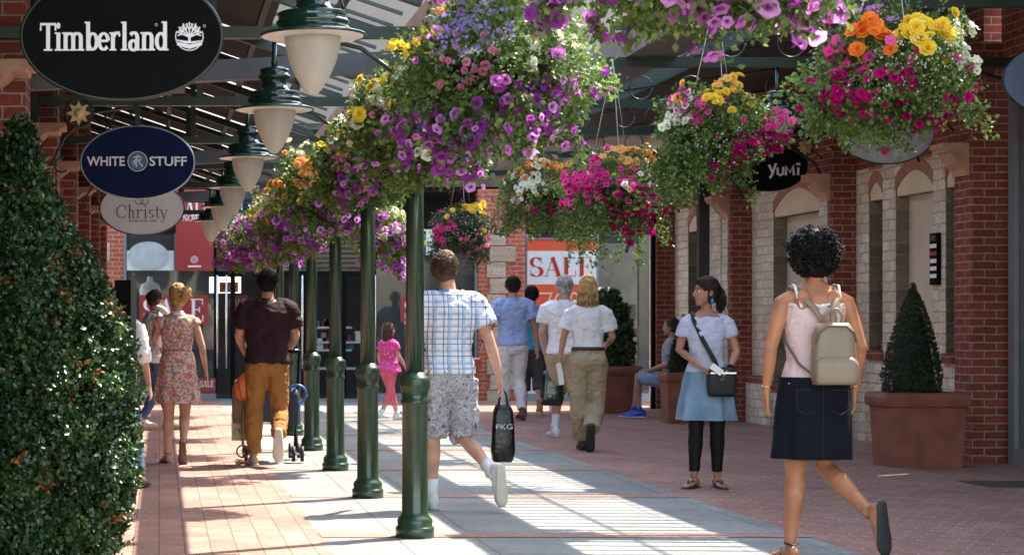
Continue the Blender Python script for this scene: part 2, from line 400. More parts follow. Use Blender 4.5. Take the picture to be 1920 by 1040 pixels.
for k, (x, y, z) in enumerate([(.65,8.4,2.515),(.655,11.3,2.515),(.66,14.8,2.53),(.66,17.9,2.52),(.66,20.9,2.52),(.615,23.8,2.52),(5.13,16.4,2.98)]):
    o = lp if k == 0 else copy_tree(lp)
    o.location = (x, y, z); o['label'] = lampl[k]
# ---------------------------------------------------------------- lettering
class Pen:
    def __init__(s, thick, thin, serif): s.th, s.tn, s.sf = thick, thin, serif; s.st = []
    def l(s, x0, y0, x1, y1, w0=None, w1=None):
        w0 = s.th if w0 is None else w0; s.st.append([(x0, y0, w0), (x1, y1, w1 if w1 is not None else w0)])
    def poly(s, pts, w): s.st.append([(x, y, w) for x, y in pts])
    def arc(s, cx, cy, rx, ry, a0, a1, n=18, lo=None, hi=None):
        lo = s.tn if lo is None else lo; hi = s.th if hi is None else hi; q = []
        for i in range(n+1):
            a = math.radians(a0+(a1-a0)*i/n); q.append((cx+rx*math.cos(a), cy+ry*math.sin(a), lo+(hi-lo)*abs(math.cos(a))**1.3))
        s.st.append(q)
    def srf(s, x, y, w):
        if s.sf > 0: s.l(x-w/2, y, x+w/2, y, s.sf)
def glyph(P, ch, ox):
    th, tn, sf = P.th, P.tn, P.sf; k = len(P.st); xh = .66; e = sf/2; sw = th+.16 if sf else 0
    adv = .6
    def stem(x, h, top=True, bot=True):
        P.l(x, 0, x, h)
        if bot: P.srf(x, e, sw)
        if top and sf: P.l(x-th/2-.08, h-e, x, h-e, sf)
    if ch == 'T': P.l(.4, 0, .4, 1); P.l(.02, 1-tn/2, .78, 1-tn/2, tn); P.l(.04, 1, .02, .72, tn*.9); P.l(.76, 1, .78, .72, tn*.9); P.srf(.4, e, sw+.08); adv = .72
    elif ch == 'i': stem(.2, xh); P.arc(.2, xh+.24, .035+th*.12, .035+th*.12, 0, 360, 10, th*.5, th*.5); adv = .4
    elif ch == 'l': stem(.2, 1.04); adv = .4
    elif ch in 'nmh':
        stem(.17, 1.04 if ch == 'h' else xh); n = 2 if ch == 'm' else 1; w_ = .17+th
        for j in range(n):
            x0 = .17+j*w_*1.05; x1 = x0+w_*1.05
            P.arc((x0+x1)/2, xh-.2, (x1-x0)/2, .2-tn/2, 180, 0); P.l(x1, 0, x1, xh-.2); P.srf(x1, e, sw)
        adv = .17+n*w_*1.05+.2
    elif ch == 'r': stem(.17, xh); P.arc(.42, xh-.2, .22, .18, 165, 65); P.arc(.50, xh-.1, .03, .03, 0, 360, 8, .07, .07); adv = .56
    elif ch in 'bd':
        r = .21; cx = .17+r if ch == 'b' else .27
        xs = .17 if ch == 'b' else .27+r
        P.arc(cx+ (.02 if ch == 'b' else 0), xh/2, r, xh/2-tn/2, 0, 360, 26); stem(xs, 1.04, True, ch == 'd'); adv = .66
    elif ch == 'e': P.arc(.3, xh/2, .23, xh/2-tn/2, 5, 320, 22); P.l(.08, xh/2+.02, .53, xh/2+.02, tn); adv = .6
    elif ch == 'a': P.arc(.25, .19, .17, .17, 0, 360, 20); P.l(.45, .03, .45, xh-.18); P.arc(.27, xh-.2, .18, .18, 0, 150, 12); P.srf(.5, e, .16); adv = .62
    elif ch == 's': P.arc(.25, xh*.73, .14, xh*.25-tn/2, 35, 270, 14); P.arc(.25, xh*.25, .15, xh*.25-tn/2, 90, -145, 14); adv = .5
    elif ch == 't': P.l(.2, .12, .2, .9); P.arc(.32, .14, .12, .12, 180, 300, 8); P.l(.05, xh-e, .38, xh-e, tn); adv = .42
    elif ch == 'y': P.l(.08, xh, .3, 0, th); P.l(.54, xh, .24, -.22, tn); P.arc(.18, -.22, .06, .06, 0, -180, 8); P.srf(.08, xh-e, .22); P.srf(.52, xh-e, .2); adv = .6
    elif ch == 'C': P.arc(.45, .5, .38, .5-tn/2, 40, 320, 26); P.l(.75, .62, .75, .95, tn); adv = .88
    elif ch == 'S': P.arc(.33, .74, .21, .25-tn/2, 30, 265, 18); P.arc(.33, .25, .24, .26-tn/2, 95, -150, 18); P.l(.55, .68, .55, .98, tn); P.l(.08, .04, .08, .34, tn); adv = .68
    elif ch == 'A': P.l(.38, 1, .68, 0, th); P.l(.38, 1, .1, 0, tn); P.l(.2, .34, .56, .34, tn); P.srf(.1, e, .24); P.srf(.68, e, .3); adv = .8
    elif ch == 'L': P.l(.2, 0, .2, 1); P.srf(.2, 1-e, sw); P.l(.06, tn/2, .62, tn/2, tn); P.l(.62, 0, .62, .3, tn); adv = .7
    elif ch == 'E': P.l(.2, 0, .2, 1); P.l(.06, tn/2, .64, tn/2, tn); P.l(.06, 1-tn/2, .62, 1-tn/2, tn); P.l(.2, .52, .48, .52, tn); P.l(.64, 0, .64, .28, tn); P.l(.62, 1, .62, .74, tn); P.l(.48, .4, .48, .64, tn); adv = .76
    elif ch == 'N': P.l(.14, 0, .14, 1, tn); P.l(.14, 1, .66, 0, th); P.l(.66, 0, .66, 1, tn); P.srf(.14, e, .24); P.srf(.66, 1-e, .24); P.srf(.1, 1-e, .2); adv = .82
    elif ch == 'O': P.arc(.42, .5, .34, .5-tn/2, 0, 360, 28); adv = .86
    elif ch == '0': P.arc(.32, .5, .24, .5-tn/2, 0, 360, 28); adv = .66
    elif ch == 'W': P.l(.06, 1, .3, 0, th); P.l(.3, 0, .5, 1, tn); P.l(.46, 1, .7, 0, th); P.l(.7, 0, .94, 1, tn); P.srf(.08, 1-e, .22); P.srf(.9, 1-e, .22); adv = 1.0
    elif ch == '7': P.l(.04, 1-tn/2, .6, 1-tn/2, tn); P.l(.6, 1, .25, 0, tn); adv = .62
    elif ch == '%': P.arc(.18, .78, .14, .2, 0, 360, 16, tn, tn); P.arc(.66, .22, .14, .2, 0, 360, 16, tn, tn); P.l(.68, 1, .16, 0, tn); adv = .85
    else: adv = .35
    for s_ in P.st[k:]:
        for i, (x, y, w_) in enumerate(s_): s_[i] = (x+ox, y, w_)
    return ox+adv
def pen_mb(P, M, dz0=.0, step=.00025, mb=None):
    mb = mb or MB()
    for q, s_ in enumerate(P.st):
        L = []; R = []
        for i, (x, y, w_) in enumerate(s_):
            a = s_[max(i-1, 0)]; b = s_[min(i+1, len(s_)-1)]; dx, dy = b[0]-a[0], b[1]-a[1]; l_ = math.hypot(dx, dy) or 1
            nx, ny = -dy/l_*w_/2, dx/l_*w_/2
            L.append(M@V((x+nx, y+ny, dz0+q*step))); R.append(M@V((x-nx, y-ny, dz0+q*step)))
        n = len(L); mb.add(L+R, [(i, i+1, n+i+1, n+i) for i in range(n-1)])
    return mb
def face_M(x, y, z, s):   # lettering facing -Y, origin at baseline-left, scale s; local depth comes toward the viewer in metres
    return Matrix(((s,0,0,x),(0,0,-1,y),(0,s,0,z),(0,0,0,1)))
def serif_text(txt, x, y, z, width, name, m, parent, th=.13, tn=.035, sf=.03, height=None, center=True, track=0):
    P = Pen(th, tn, sf); ox = 0
    for c in txt: ox = glyph(P, c, ox)+track
    s = width/ox; mb = pen_mb(P, face_M(x-(width/2 if center else 0), y, z, s))
    if height:
        mb.v = [(a, b, z+(c-z)*height/s) for a, b, c in mb.v]
    return mb.build(name, m, parent)
def sans_text(txt, x, y, z, h, name, m, parent, bold=.0, width=None):
    c = bpy.data.curves.new('t', 'FONT'); c.body = txt; c.size = 1; c.align_x = 'CENTER'; c.offset = bold; c.extrude = .002; c.resolution_u = 3
    o = bpy.data.objects.new('t', c); col.objects.link(o)
    dg = bpy.context.evaluated_depsgraph_get(); me = bpy.data.meshes.new_from_object(o.evaluated_get(dg))
    bpy.data.objects.remove(o); bpy.data.curves.remove(c)
    xs = [v.co.x for v in me.vertices]; wd = max(xs)-min(xs); s = h/.7; sx = width/wd if width else s
    off = parent.location if parent else V((0,0,0))
    for v in me.vertices: v.co = V((x+v.co.x*sx-off.x, y-v.co.z*s-off.y, z+v.co.y*s-off.z))
    me.materials.clear(); me.materials.append(m); me.name = name
    return link(name, me, parent)
letw = pm('white_lettering', (.78, .76, .78), .4, 0, .02)
letk = pm('black_lettering', (.012, .012, .012), .4, 0, .02)
letr = pm('red_lettering', (.42, .02, .015), .4, 0, .03)
letg = pm('grey_lettering', (.4, .42, .42), .4, 0, .02)

def oval_sign(label, cx, y, cz, W, H, m, group='oval shop signs hanging from the canopies', bracket=True, rim=greendk, side=-1):
    r = thing('oval_sign', label, 'sign', (cx, y, cz), group)
    n = 56; el = [(cx+W/2*math.cos(2*math.pi*i/n), cz+H/2*math.sin(2*math.pi*i/n)) for i in range(n)]
    MB().prism(el, y-.012, y+.012).build('board', m, r)
    mb = MB(); pts = [(cx+(W/2+.004)*math.cos(2*math.pi*i/n), y, cz+(H/2+.004)*math.sin(2*math.pi*i/n)) for i in range(n+1)]
    mb.tube(pts, .009, 6, False).build('rim', rim, r)
    top = 2.925 if side < 0 else 3.42
    MB().box(cx-.018, cx+.018, y-.012, y+.012, cz+H/2+.005, top).build('hanger', greendk, r)
    if bracket:
        wx = cx-.62 if side < 0 else cx+.75
        b = MB(); b.bar((cx, y, top-.02), (wx, y, top-.02), .03, .03)
        k = 1 if side > 0 else -1
        b.tube([(wx, y, top-.5), (wx-k*.1, y, top-.3), (wx-k*.27, y, top-.13), (cx, y, top-.08)], .011, 6)
        b.torus((wx-k*.08, y, top-.50), .05, .008, 'y', 16, 1.5, 5.5)
        b.torus((cx-k*.0+k*.42, y, top-.13), .1, .009)
        b.build('bracket', greendk, r)
        st = MB(); sx, sz = cx+k*.42, top-.13
        poly = []
        for i in range(16):
            a = math.pi*i/8; rr = .088 if i % 2 == 0 else .05
            poly.append((sx+rr*math.cos(a), sz+rr*math.sin(a)))
        st.prism(poly, y-.014, y+.014); st.ell((sx, y-.012, sz), .035, .02, .035)
        st.build('sun_ornament', gold, r)
    return r
# brand sign 1: black oval, white slab lettering and a round tree emblem
s1 = oval_sign('large black oval sign with white Timberland lettering, nearest at top left', -.155, 7.97, 2.455, .80, .50, black)
sx = 7.97/F
serif_text('Timberland', at(196, 0, 7.97)[0], 7.95, at(0, 97, 7.97)[1], 240*sx, 'lettering', letw, s1, th=.2, tn=.09, sf=.06, height=52*sx)
cx, cz = at(355, 70, 7.97); R_ = 27*sx
mb = MB(); P = Pen(.1, .1, 0)
P.arc(0, 0, .95, .95, -200, 20, 30, .07, .07)
P.st.append([(0, -.45, .2), (0, -.1, .16), (0, .2, .12)])
for a in (15, 38, 62, 90, 118, 142, 165):
    A = math.radians(a); P.st.append([(0, -.05, .1), (.5*math.cos(A), .05+.5*math.sin(A)*.8, .1), (.95*math.cos(A), .1+.9*math.sin(A), .09)])
    for q in (-18, 18):
        B = math.radians(a+q); P.st.append([(.5*math.cos(A), .05+.4*math.sin(A), .08), (.82*math.cos(B), .1+.82*math.sin(B), .08)])
P.st.append([(-.9, -.25, .07), (-.3, -.4, .18), (.2, -.42, .14), (.9, -.3, .07)])
P.st.append([(-.85, -.5, .22), (0, -.72, .3), (.85, -.5, .22)])
pen_mb(P, face_M(cx, 7.955, cz, R_)).build('emblem', letw, s1)
for xx, yy in ((293, 48), (383, 50)):
    a, b = at(xx, yy, 7.97); MB().torus((a, 7.955, b), .005, .001, n=12).build('mark', letw, s1)
# sign 2
s2 = oval_sign('navy blue oval sign with White Stuff lettering', -.16, 14.1, 2.445, .80, .51, navy, rim=pm('pale_rim', (.4, .42, .45), .3, .5))
sx = 14.1/F
sans_text('WHITE', at(199, 0, 14.1)[0], 14.08, at(0, 311, 14.1)[1], 17*sx, 'lettering', letw, s2, .022, 71*sx)
sans_text('STUFF', at(315, 0, 14.1)[0], 14.08, at(0, 311, 14.1)[1], 17*sx, 'lettering', letw, s2, .022, 70*sx)
cx, cz = at(258, 303, 14.1); mb = MB()
mb.torus((cx, 14.083, cz), 18*sx, .0035, n=28); mb.build('ring', letw, s2)
n = 28; MB().prism([(cx+15.5*sx*math.cos(2*math.pi*i/n), cz+15.5*sx*math.sin(2*math.pi*i/n)) for i in range(n)], 14.08, 14.087).build('roundel', pm('teal_blue', (.04, .16, .28), .4), s2)
P = Pen(.13, .13, 0)
for q in ([(-.05,.95),(.1,.8)], [(-.6,.6),(.6,.68)], [(-.05,.6),(-.3,.2),(-.7,-.1)], [(-.2,.3),(-.2,-.8),(.0,-.6)], [(.0,.3),(.2,-.1),(.75,-.75)], [(.5,.35),(.15,.05)], [(-.2,-.1),(-.6,-.45)]):
    P.poly(q, .15)
pen_mb(P, face_M(cx, 14.077, cz, 13*sx)).build('character', letw, s2)
# sign 3
opal = pm('opal_acrylic', (.92, .92, .90), .4, 0, .02, transl=.5)
s3 = oval_sign('white oval sign with black Christy lettering behind the navy one', -.18, 19.7, 2.44, .83, .52, opal)
sx = 19.7/F
serif_text('Christy', at(266, 0, 19.7)[0], 19.68, at(0, 409, 19.7)[1], 97*sx, 'lettering', letk, s3, th=.085, tn=.04, sf=.035)
sans_text('ENGLAND 1850', at(268, 0, 19.7)[0], 19.68, at(0, 416, 19.7)[1], 4.2*sx, 'small_lettering', letk, s3, 0, 52*sx)
cx, cz = at(266, 376, 19.7); mb = MB()
for dx in (-5, 5): mb.torus((cx+dx*sx, 19.683, cz), 7.5*sx, .0035, n=18)
mb.build('emblem', letk, s3)

# ---------------------------------------------------------------- end facade (across the end of the street)
YF = 33.0; SF = YF/F
fb = thing('end_shop_building', 'shop building closing the end of the street with glass front', 'building', (3.5, YF, 0))
def fx(px): return (px-300)*SF
def fz(py): return 1.3+(605-py)*SF
def fbox(name, x0, x1, y0p, y1p, m, d0=-.02, d1=.2, parent=None):
    return MB().box(fx(x0), fx(x1), YF+d0, YF+d1, max(0, fz(y1p)), fz(y0p)).build(name, m, parent or fb)
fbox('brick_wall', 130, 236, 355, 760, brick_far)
fbox('stone_block', 183, 206, 455, 489, warmstone, -.035, .0)
MB().box(fx(-200), fx(2000), YF+.01, YF+.3, 2.82+.75, 4.5).build('upper_wall', intwarm, fb)
MB().box(fx(-200), fx(2000), YF-.25, YF+.35, 4.5, 4.62).build('eaves', greendk, fb)
ro = MB().add([(fx(-200), YF-.3, 4.6), (fx(2000), YF-.3, 4.6), (fx(2000), YF+5, 8.2), (fx(-200), YF+5, 8.2)], [(0,1,2,3)]); ro.build('roof', slate, fb)
MB().box(fx(-200), fx(2000), YF+5, YF+5.2, 0, 8.2).build('rear_wall', interior, fb)
fbox('fascia', 398, 985, 438, 515, pm('brown_shutter', (.085, .065, .045), .7, 0, .3, 4), .04, .12)
for q in range(8):
    fbox('shutter_slat', 398, 985, 442+q*9, 446+q*9, pm('brown_slat', (.12, .09, .06), .7), .015, .04)
nv = fbox('shop_fascia', 400, 745, 352, 437, navy, -.06, .04)
serif_text('NN', fx(482), YF-.066, fz(397), 70*SF, 'fascia_lettering', letw, fb, th=.16, tn=.06, sf=.05)
# interior and shelving
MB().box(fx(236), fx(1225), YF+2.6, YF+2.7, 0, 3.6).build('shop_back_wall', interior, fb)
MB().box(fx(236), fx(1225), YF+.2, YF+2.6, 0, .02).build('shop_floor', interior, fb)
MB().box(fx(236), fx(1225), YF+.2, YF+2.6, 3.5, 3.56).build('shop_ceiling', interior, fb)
for a, b, m in ((236, 405, 1), (700, 893, 2), (985, 1222, 3)):
    fbox('window_sill', a, b, 737, 752, framegrey, -.06, .06)
    w_ = fbox('window', a, b, 440, 737, glass, 0, .012)
for a in (232, 327, 401, 700, 790, 890, 985, 1117, 1219):
    fbox('window_frame', a, a+5, 438, 745, framegrey if a not in (401, 700) else black, -.03, .05)
fbox('door_head', 405, 700, 508, 517, black, -.03, .05)
for a, b in ((432, 500), (570, 640)):
    fbox('door_leaf', a, a+9, 517, 750, black, .0, .05); fbox('door_leaf', b, b+9, 517, 750, black, 0, .05)
for a in (407, 424, 566, 702):
    MB().tube([(fx(a), YF-.1, fz(690)), (fx(a), YF-.1, fz(517))], .016, 8).build('door_handle', silver, fb)
fbox('door_sill', 405, 700, 747, 752, framegrey, -.04, .06)
wl = pm('white_shelf', (.42, .42, .4), .5)
for q, (a, b, yy) in enumerate([(585, 665, 612), (590, 665, 655), (600, 690, 690), (470, 520, 700), (585, 690, 640)]):
    fbox('shelf', a, b, yy, yy+4, wl, .5, .9)
itm = [pm('stock_grey', (.22, .21, .2), .8), pm('stock_tan', (.25, .17, .1), .8), pm('stock_white', (.5, .5, .48), .8), pm('stock_plum', (.12, .03, .04), .8), pm('stock_blue', (.05, .08, .16), .8)]
for q in range(26):
    a = random.choice([590+random.random()*70, 600+random.random()*80]); yy = random.choice([612, 640, 655, 690])
    fbox('stock', a, a+6+random.random()*8, yy-8-random.random()*14, yy, random.choice(itm), .55, .8)
# lit picture in the doorway
fbox('light_panel', 396, 457, 516, 547, pm('light_box', (.75, .72, .66), .5, 0, .3, 9, emit=.5), 1.2, 1.25)
fbox('light_panel', 415, 452, 526, 546, pm('orange_display', (.6, .25, .1), .5, 0, .8, 14), 1.15, 1.19)
# stone and brick pier
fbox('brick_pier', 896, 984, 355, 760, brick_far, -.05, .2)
for q in range(11):
    yy = 432+q*30; a, b = ((918, 965) if q % 2 else (912, 947))
    fbox('stone_block', a, b, yy, yy+(28), warmstone, -.07, -.045)
# window contents on the right
fbox('display_backing', 1120, 1219, 452, 740, pm('beige_display', (.26, .22, .15), .7, 0, .2), .9, .95)
for q in range(18):
    a = 1135+random.random()*70; yy = 560+random.random()*150
    fbox('stock', a, a+10+random.random()*14, yy, yy+12+random.random()*22, random.choice([itm[1], itm[3], interior, intwarm]), .5+.02*q, .52+.02*q+.1)
sp = MB(); sp.tube([(fx(1187), YF+.3, fz(450)), (fx(1187), YF+.3, fz(458))], .01); sp.tube([(fx(1187), YF+.3, fz(458)), (fx(1180), YF+.2, fz(470))], .035)
sp.build('spotlight', black, fb)
# mannequins inside the left window
for q, a in enumerate((281, 392, 372)):
    x = fx(a); z = fz(548) if q == 0 else fz(600)
    mn = thing('mannequin', ['white shirted mannequin torso behind the left window glass', 'pale mannequin torso by the door in the left window', 'small dark dressed mannequin beside the sale sticker'][q], 'mannequin', (x, YF+.7, 0), 'mannequins in the shop window')
    mb = MB(); mb.zloft([(z-.5,.15,.1),(z-.3,.13,.09),(z-.1,.16,.11),(z+.05,.18,.11),(z+.15,.15,.08),(z+.19,.06,.05),(z+.26,.045,.045),(z+.28,.05,.05)])
    mb.v = [(a_+x, b_+YF+.7, c_) for a_, b_, c_ in mb.v]; mb.build('torso', [white, pm('mannequin_skin', (.5, .38, .3), .6), itm[4]][q], mn)
    mb = MB(); mb.tube([(x, YF+.7, z-.5), (x, YF+.7, 0.03)], .02); mb.box(x-.14, x+.14, YF+.56, YF+.84, .02, .04); mb.build('stand', black, mn)
def poster(label, x0, x1, y0, y1, m, d=-.05, y=YF):
    X0, Z1 = at(x0, y0, YF); X1, Z0 = at(x1, y1, YF)
    r = thing('poster', label, 'poster', ((X0+X1)/2, YF+d, Z0), 'sale posters in the shop windows')
    MB().box(X0, X1, YF+d, YF+d+.008, Z0, Z1).build('sheet', m, r); return r
p1 = poster('tall red hanging banner reading SALE NOW with a round crest', 330, 400, 356, 508, redp, -.12)
serif_text('SALE', fx(364), YF-.125, fz(405), 64*SF, 'lettering', letw, p1, th=.16, tn=.05, sf=.05, height=29*SF)
serif_text('NOW', fx(358), YF-.125, fz(414)-.01, 32*SF, 'lettering', letw, p1, th=.14, tn=.06, sf=.04, height=11*SF)
mb = MB(); mb.torus((fx(364), YF-.124, fz(487)), 6*SF, .006, n=18); mb.torus((fx(364), YF-.124, fz(487)), 3*SF, .006, n=12); mb.build('crest', letw, p1)
MB().box(fx(352), fx(377), YF-.124, YF-.122, fz(501), fz(498)).build('small_lettering', letw, p1)
p2 = poster('painted window reflection of an oval sign left of the red banner', 238, 326, 470, 507, paperw, -.04)  # mirrored Christy sign in the glass, painted as a pale panel with an oval
n = 36; MB().prism([(fx(278)+38*SF*math.cos(2*math.pi*i/n), fz(480)+27*SF*math.sin(2*math.pi*i/n)) for i in range(n)], YF-.052, YF-.048).build('oval', pm('reflected_oval', (.42, .48, .5), .3), p2)
p3 = poster('wide red SALE poster behind the woman in the floral dress', 262, 390, 553, 608, redp, -.04)
serif_text('SALE', fx(326), YF-.045, fz(602), 118*SF, 'lettering', letw, p3, th=.15, tn=.045, sf=.04, height=42*SF)
p4 = poster('small red SALE sticker low on the left window', 372, 404, 708, 735, redp, -.04)
serif_text('SALE', fx(388), YF-.045, fz(725), 27*SF, 'lettering', letw, p4, th=.16, tn=.07, sf=.05, height=12*SF)
p5 = poster('dark red SALE poster inside the doorway', 428, 467, 553, 592, pm('dim_red', (.16, .012, .012), .5), .4)
serif_text('SALE', fx(447), YF+.395, fz(572), 33*SF, 'lettering', pm('dim_letter', (.4, .25, .22), .5), p5, th=.15, tn=.06, sf=.04, height=12*SF)
p6 = poster('red poster with round crest beside the second column', 723, 760, 456, 507, redp, -.04)
mb = MB(); mb.torus((fx(752), YF-.044, fz(487)), 6*SF, .006, n=18); mb.torus((fx(752), YF-.044, fz(487)), 3*SF, .006, n=12); mb.build('crest', letw, p6)
p7 = poster('red SALE poster half hidden behind the nearest column', 750, 880, 556, 604, redp, -.04)
serif_text('SALE', fx(814), YF-.045, fz(600), 116*SF, 'lettering', letw, p7, th=.15, tn=.045, sf=.04, height=38*SF)
p8 = poster('pale blue paper in the window above the plaid man', 798, 845, 430, 478, paperw, -.04)
p9 = poster('large red and white SALE 70 poster right of the brick pier', 988, 1117, 448, 742, paperw, -.04)
MB().box(fx(988), fx(1117), YF-.045, YF-.041, fz(470), fz(449)).build('red_band', redpb, p9)
MB().box(fx(988), fx(1117), YF-.045, YF-.041, fz(676), fz(533)).build('red_field', redpb, p9)
MB().box(fx(988), fx(1117), YF-.06, YF-.03, fz(449), fz(446)).build('rail', framegrey, p9)
serif_text('SALE', fx(1052), YF-.045, fz(518), 122*SF, 'lettering', letr, p9, th=.17, tn=.03, sf=.03, height=36*SF)
serif_text('70%', fx(1056), YF-.05, fz(598), 104*SF, 'number', pm('peach_lettering', (.72, .5, .4), .4), p9, th=.07, tn=.07, sf=0, height=50*SF)
p10 = poster('small white card on the display window glass', 1121, 1142, 538, 560, white, -.04)

# ---------------------------------------------------------------- right building
rb = thing('stone_shop_building', 'pale limestone and red brick shop building along the right side', 'building', (8, 23, 0))
XW = 7.8
def wx(px): return F*XW/(px-300)      # depth on the wall plane seen at a column of the photograph
PZ = [18.3, 22.1, 26.0, 29.9]
for i, yy in enumerate(PZ):
    MB().box(7.52, 8.1, yy, yy+.38, 0, 3.9).build('pier', brick, rb)
    if i: MB().box(7.507, 7.522, yy+.12, yy+.381, 0, 2.9).build('quoin', limestone, rb)
    mb = MB(); corbel(mb, 7.27, 7.518, yy+.03, yy+.34, 2.97, .3, -1); mb.build('corbel', corbelm, rb)
MB().box(7.2, 8.1, 30.281, 32, 0, 3.9).build('pier', brick, rb) if False else None
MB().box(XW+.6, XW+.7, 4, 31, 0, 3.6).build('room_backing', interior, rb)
def bay(ya, yb, ops):
    # ops: (near, far, kind) openings sorted from near to far; solid stone between; wall between z=.0..2.62 with arches above
    edges = [ya]
    for a, b, k in ops: edges += [a, b]
    edges.append(yb)
    for j in range(0, len(edges), 2):
        if edges[j+1]-edges[j] > .01: MB().box(XW, XW+.3, edges[j], edges[j+1], 0, 3.0).build('wall', limestone, rb)
    for a, b, k in ops:
        sill = 1.0 if k == 'slit' else (.55 if k == 'window' else .05)
        if k != 'door':
            MB().box(XW+.002, XW+.3, a, b, 0, sill-.1).build('wall', limestone, rb)
            MB().box(XW-.035, XW+.3, a-.03, b+.03, sill-.1, sill).build('sill', brick, rb)
        MB().box(XW+.003, XW+.297, b-.02, b-.001, sill, 2.70).build('reveal', shadestone, rb)
        # arch head
        n = 16; rise = .09+.09*(b-a); ar = [(a+(b-a)*i/n, 2.52+rise*math.sin(math.pi*i/n)) for i in range(n+1)]
        def strip_(x0, x1, lo, hi, ya_, yb_, nm, mt):
            mb = MB()
            for q in range(n):
                y0_, y1_ = ya_+(yb_-ya_)*q/n, ya_+(yb_-ya_)*(q+1)/n
                mb.prism([(y0_, lo(q)), (y1_, lo(q+1)), (y1_, hi(q+1)), (y0_, hi(q))], x0, x1, 'x')
            mb.build(nm, mt, rb)
        base = 2.68
        arc_ = lambda q: base+.02+rise*math.sin(math.pi*q/n)**.8
        strip_(XW+.012, XW+.09, lambda q: 2.64, arc_, a, b, 'arch_panel', cream)
        strip_(XW-.006, XW+.011, arc_, lambda q: arc_(q)+.13, a, b, 'arch', rustband)
        strip_(XW+.003, XW+.3, lambda q: arc_(q)+.131, lambda q: 2.969, a, b, 'wall', limestone)
        if k == 'door':
            d = MB().box(XW+.14, XW+.2, a, b-.02, .03, 2.64).build('door', creamdk, rb)
            MB().box(XW+.12, XW+.16, b-.08, b-.021, .03, 2.64).build('door_frame', cream, d)
        elif k == 'window':
            d = MB().box(XW+.17, XW+.2, a, b-.02, sill, 2.64).build('window', pm('pale_blind', (.62, .57, .45), .4, 0, .06, 2), rb)
            f = MB(); m_ = 4; y0 = a; wd = (b-.02-a)
            for q in range(m_+1): f.box(XW+.12, XW+.168, y0+wd*q/m_-.05, y0+wd*q/m_+.05, sill, 2.64)
            for q in range(m_): f.box(XW+.14, XW+.169, y0+wd*q/m_+.05, y0+wd*(q+1)/m_-.05, sill, sill+.45); f.box(XW+.14, XW+.169, y0+wd*q/m_+.05, y0+wd*(q+1)/m_-.05, 2.54, 2.64); f.box(XW+.145, XW+.169, y0+wd*q/m_+.05, y0+wd*(q+1)/m_-.05, 1.5, 1.54)
            f.build('window_frame', cream, d)
        else:
            d = MB().box(XW+.22, XW+.24, a, b, sill, 2.66).build('window', glass, rb)
    MB().box(XW-.002, XW+.3, ya, yb, 3.001, 3.9).build('upper_wall', brick, rb)
    for a, b, k in ops: MB().box(XW+.002, XW+.3, a, b, 2.97, 3.0).build('lintel', rustband, rb)
    MB().box(XW-.001, XW+.25, ya, yb, 3.901, 5.2).build('parapet', brick, rb)
    MB().box(XW-.08, XW+.0, ya, yb, .35, .43).build('plinth_course', brick, rb) if False else None
bay(18.68, 22.1, [(19.36, 19.60, 'slit'), (19.92, 20.93, 'door'), (21.3, 21.72, 'slit')])
bay(22.48, 26.0, [(23.3, 25.1, 'window')])
bay(26.38, 29.9, [(26.9, 27.45, 'slit'), (28.2, 29.15, 'slit')])
MB().box(XW-.09, XW-.004, 25.12, 25.98, 0, .52).build('plinth', limestone, rb)
MB().box(XW-.1, XW-.004, 25.11, 25.99, .521, .62).build('plinth_course', brick, rb)
MB().box(XW-.05, XW-.001, 21.73, 22.09, 0, .66).build('plinth', limestone, rb)
# near shopfront with grey metal frames
for yy in (18.14, 16.9, 15.5):
    MB().box(XW+.01, XW+.13, yy-.1, yy+.03, 0, 3.9).build('shopfront_frame', framegrey, rb)
MB().box(XW+.012, XW+.12, 6, 18.04, .0, .16).build('shopfront_sill', framegrey, rb)
MB().box(XW+.05, XW+.06, 6, 18.04, .16, 3.8).build('shopfront_glass', glass, rb)
MB().box(XW+.3, XW+.32, 6, 18.1, .0, 3.8).build('shopfront_blind', pm('beige_blind', (.42, .36, .26), .8), rb)
MB().box(XW, XW+.3, 4, 18.29, 3.7, 5.2).build('parapet', brick, rb)
# black cable and intercom
ic = thing('intercom_panel', 'black intercom panel with a column of white buttons by the cream door', 'intercom', (XW-.03, 19.8, 1.6))
MB().box(XW-.04, XW-.002, 19.70, 19.90, 1.68, 2.2).build('housing', black, ic)
for q in range(5):
    MB().box(XW-.045, XW-.041, 19.72, 19.88, 1.75+q*.075, 1.79+q*.075).build('button', [white, white, white, redp, white][q], ic)
MB().box(XW-.046, XW-.03, 19.74, 19.86, 2.12, 2.18).build('speaker', greendk, ic)
MB().tube([(XW-.02, 18.95, 2.8), (XW-.025, 18.98, 2.0), (XW-.02, 18.94, 1.4), (XW-.03, 19.0, 1.0), (XW-.02, 18.9, .6)], .008, 6).build('cable', black, rb)
MB().tube([(7.46, 29.85, 0), (7.46, 29.85, 3.4)], .04, 10).build('downpipe', black, rb)
post = thing('grey_post', 'slim dark grey metal post behind the woman in the lilac shirt', 'post', (7.32, 26.6, 0))
MB().box(7.25, 7.39, 26.53, 26.67, 0, 3.42).build('shaft', pm('dark_grey_metal', (.035, .037, .04), .4, .3), post)
MB().box(7.2, 7.44, 26.48, 26.72, 0, .03).build('foot_plate', pm('dark_grey_metal', (.035, .037, .04), .4, .3), post)

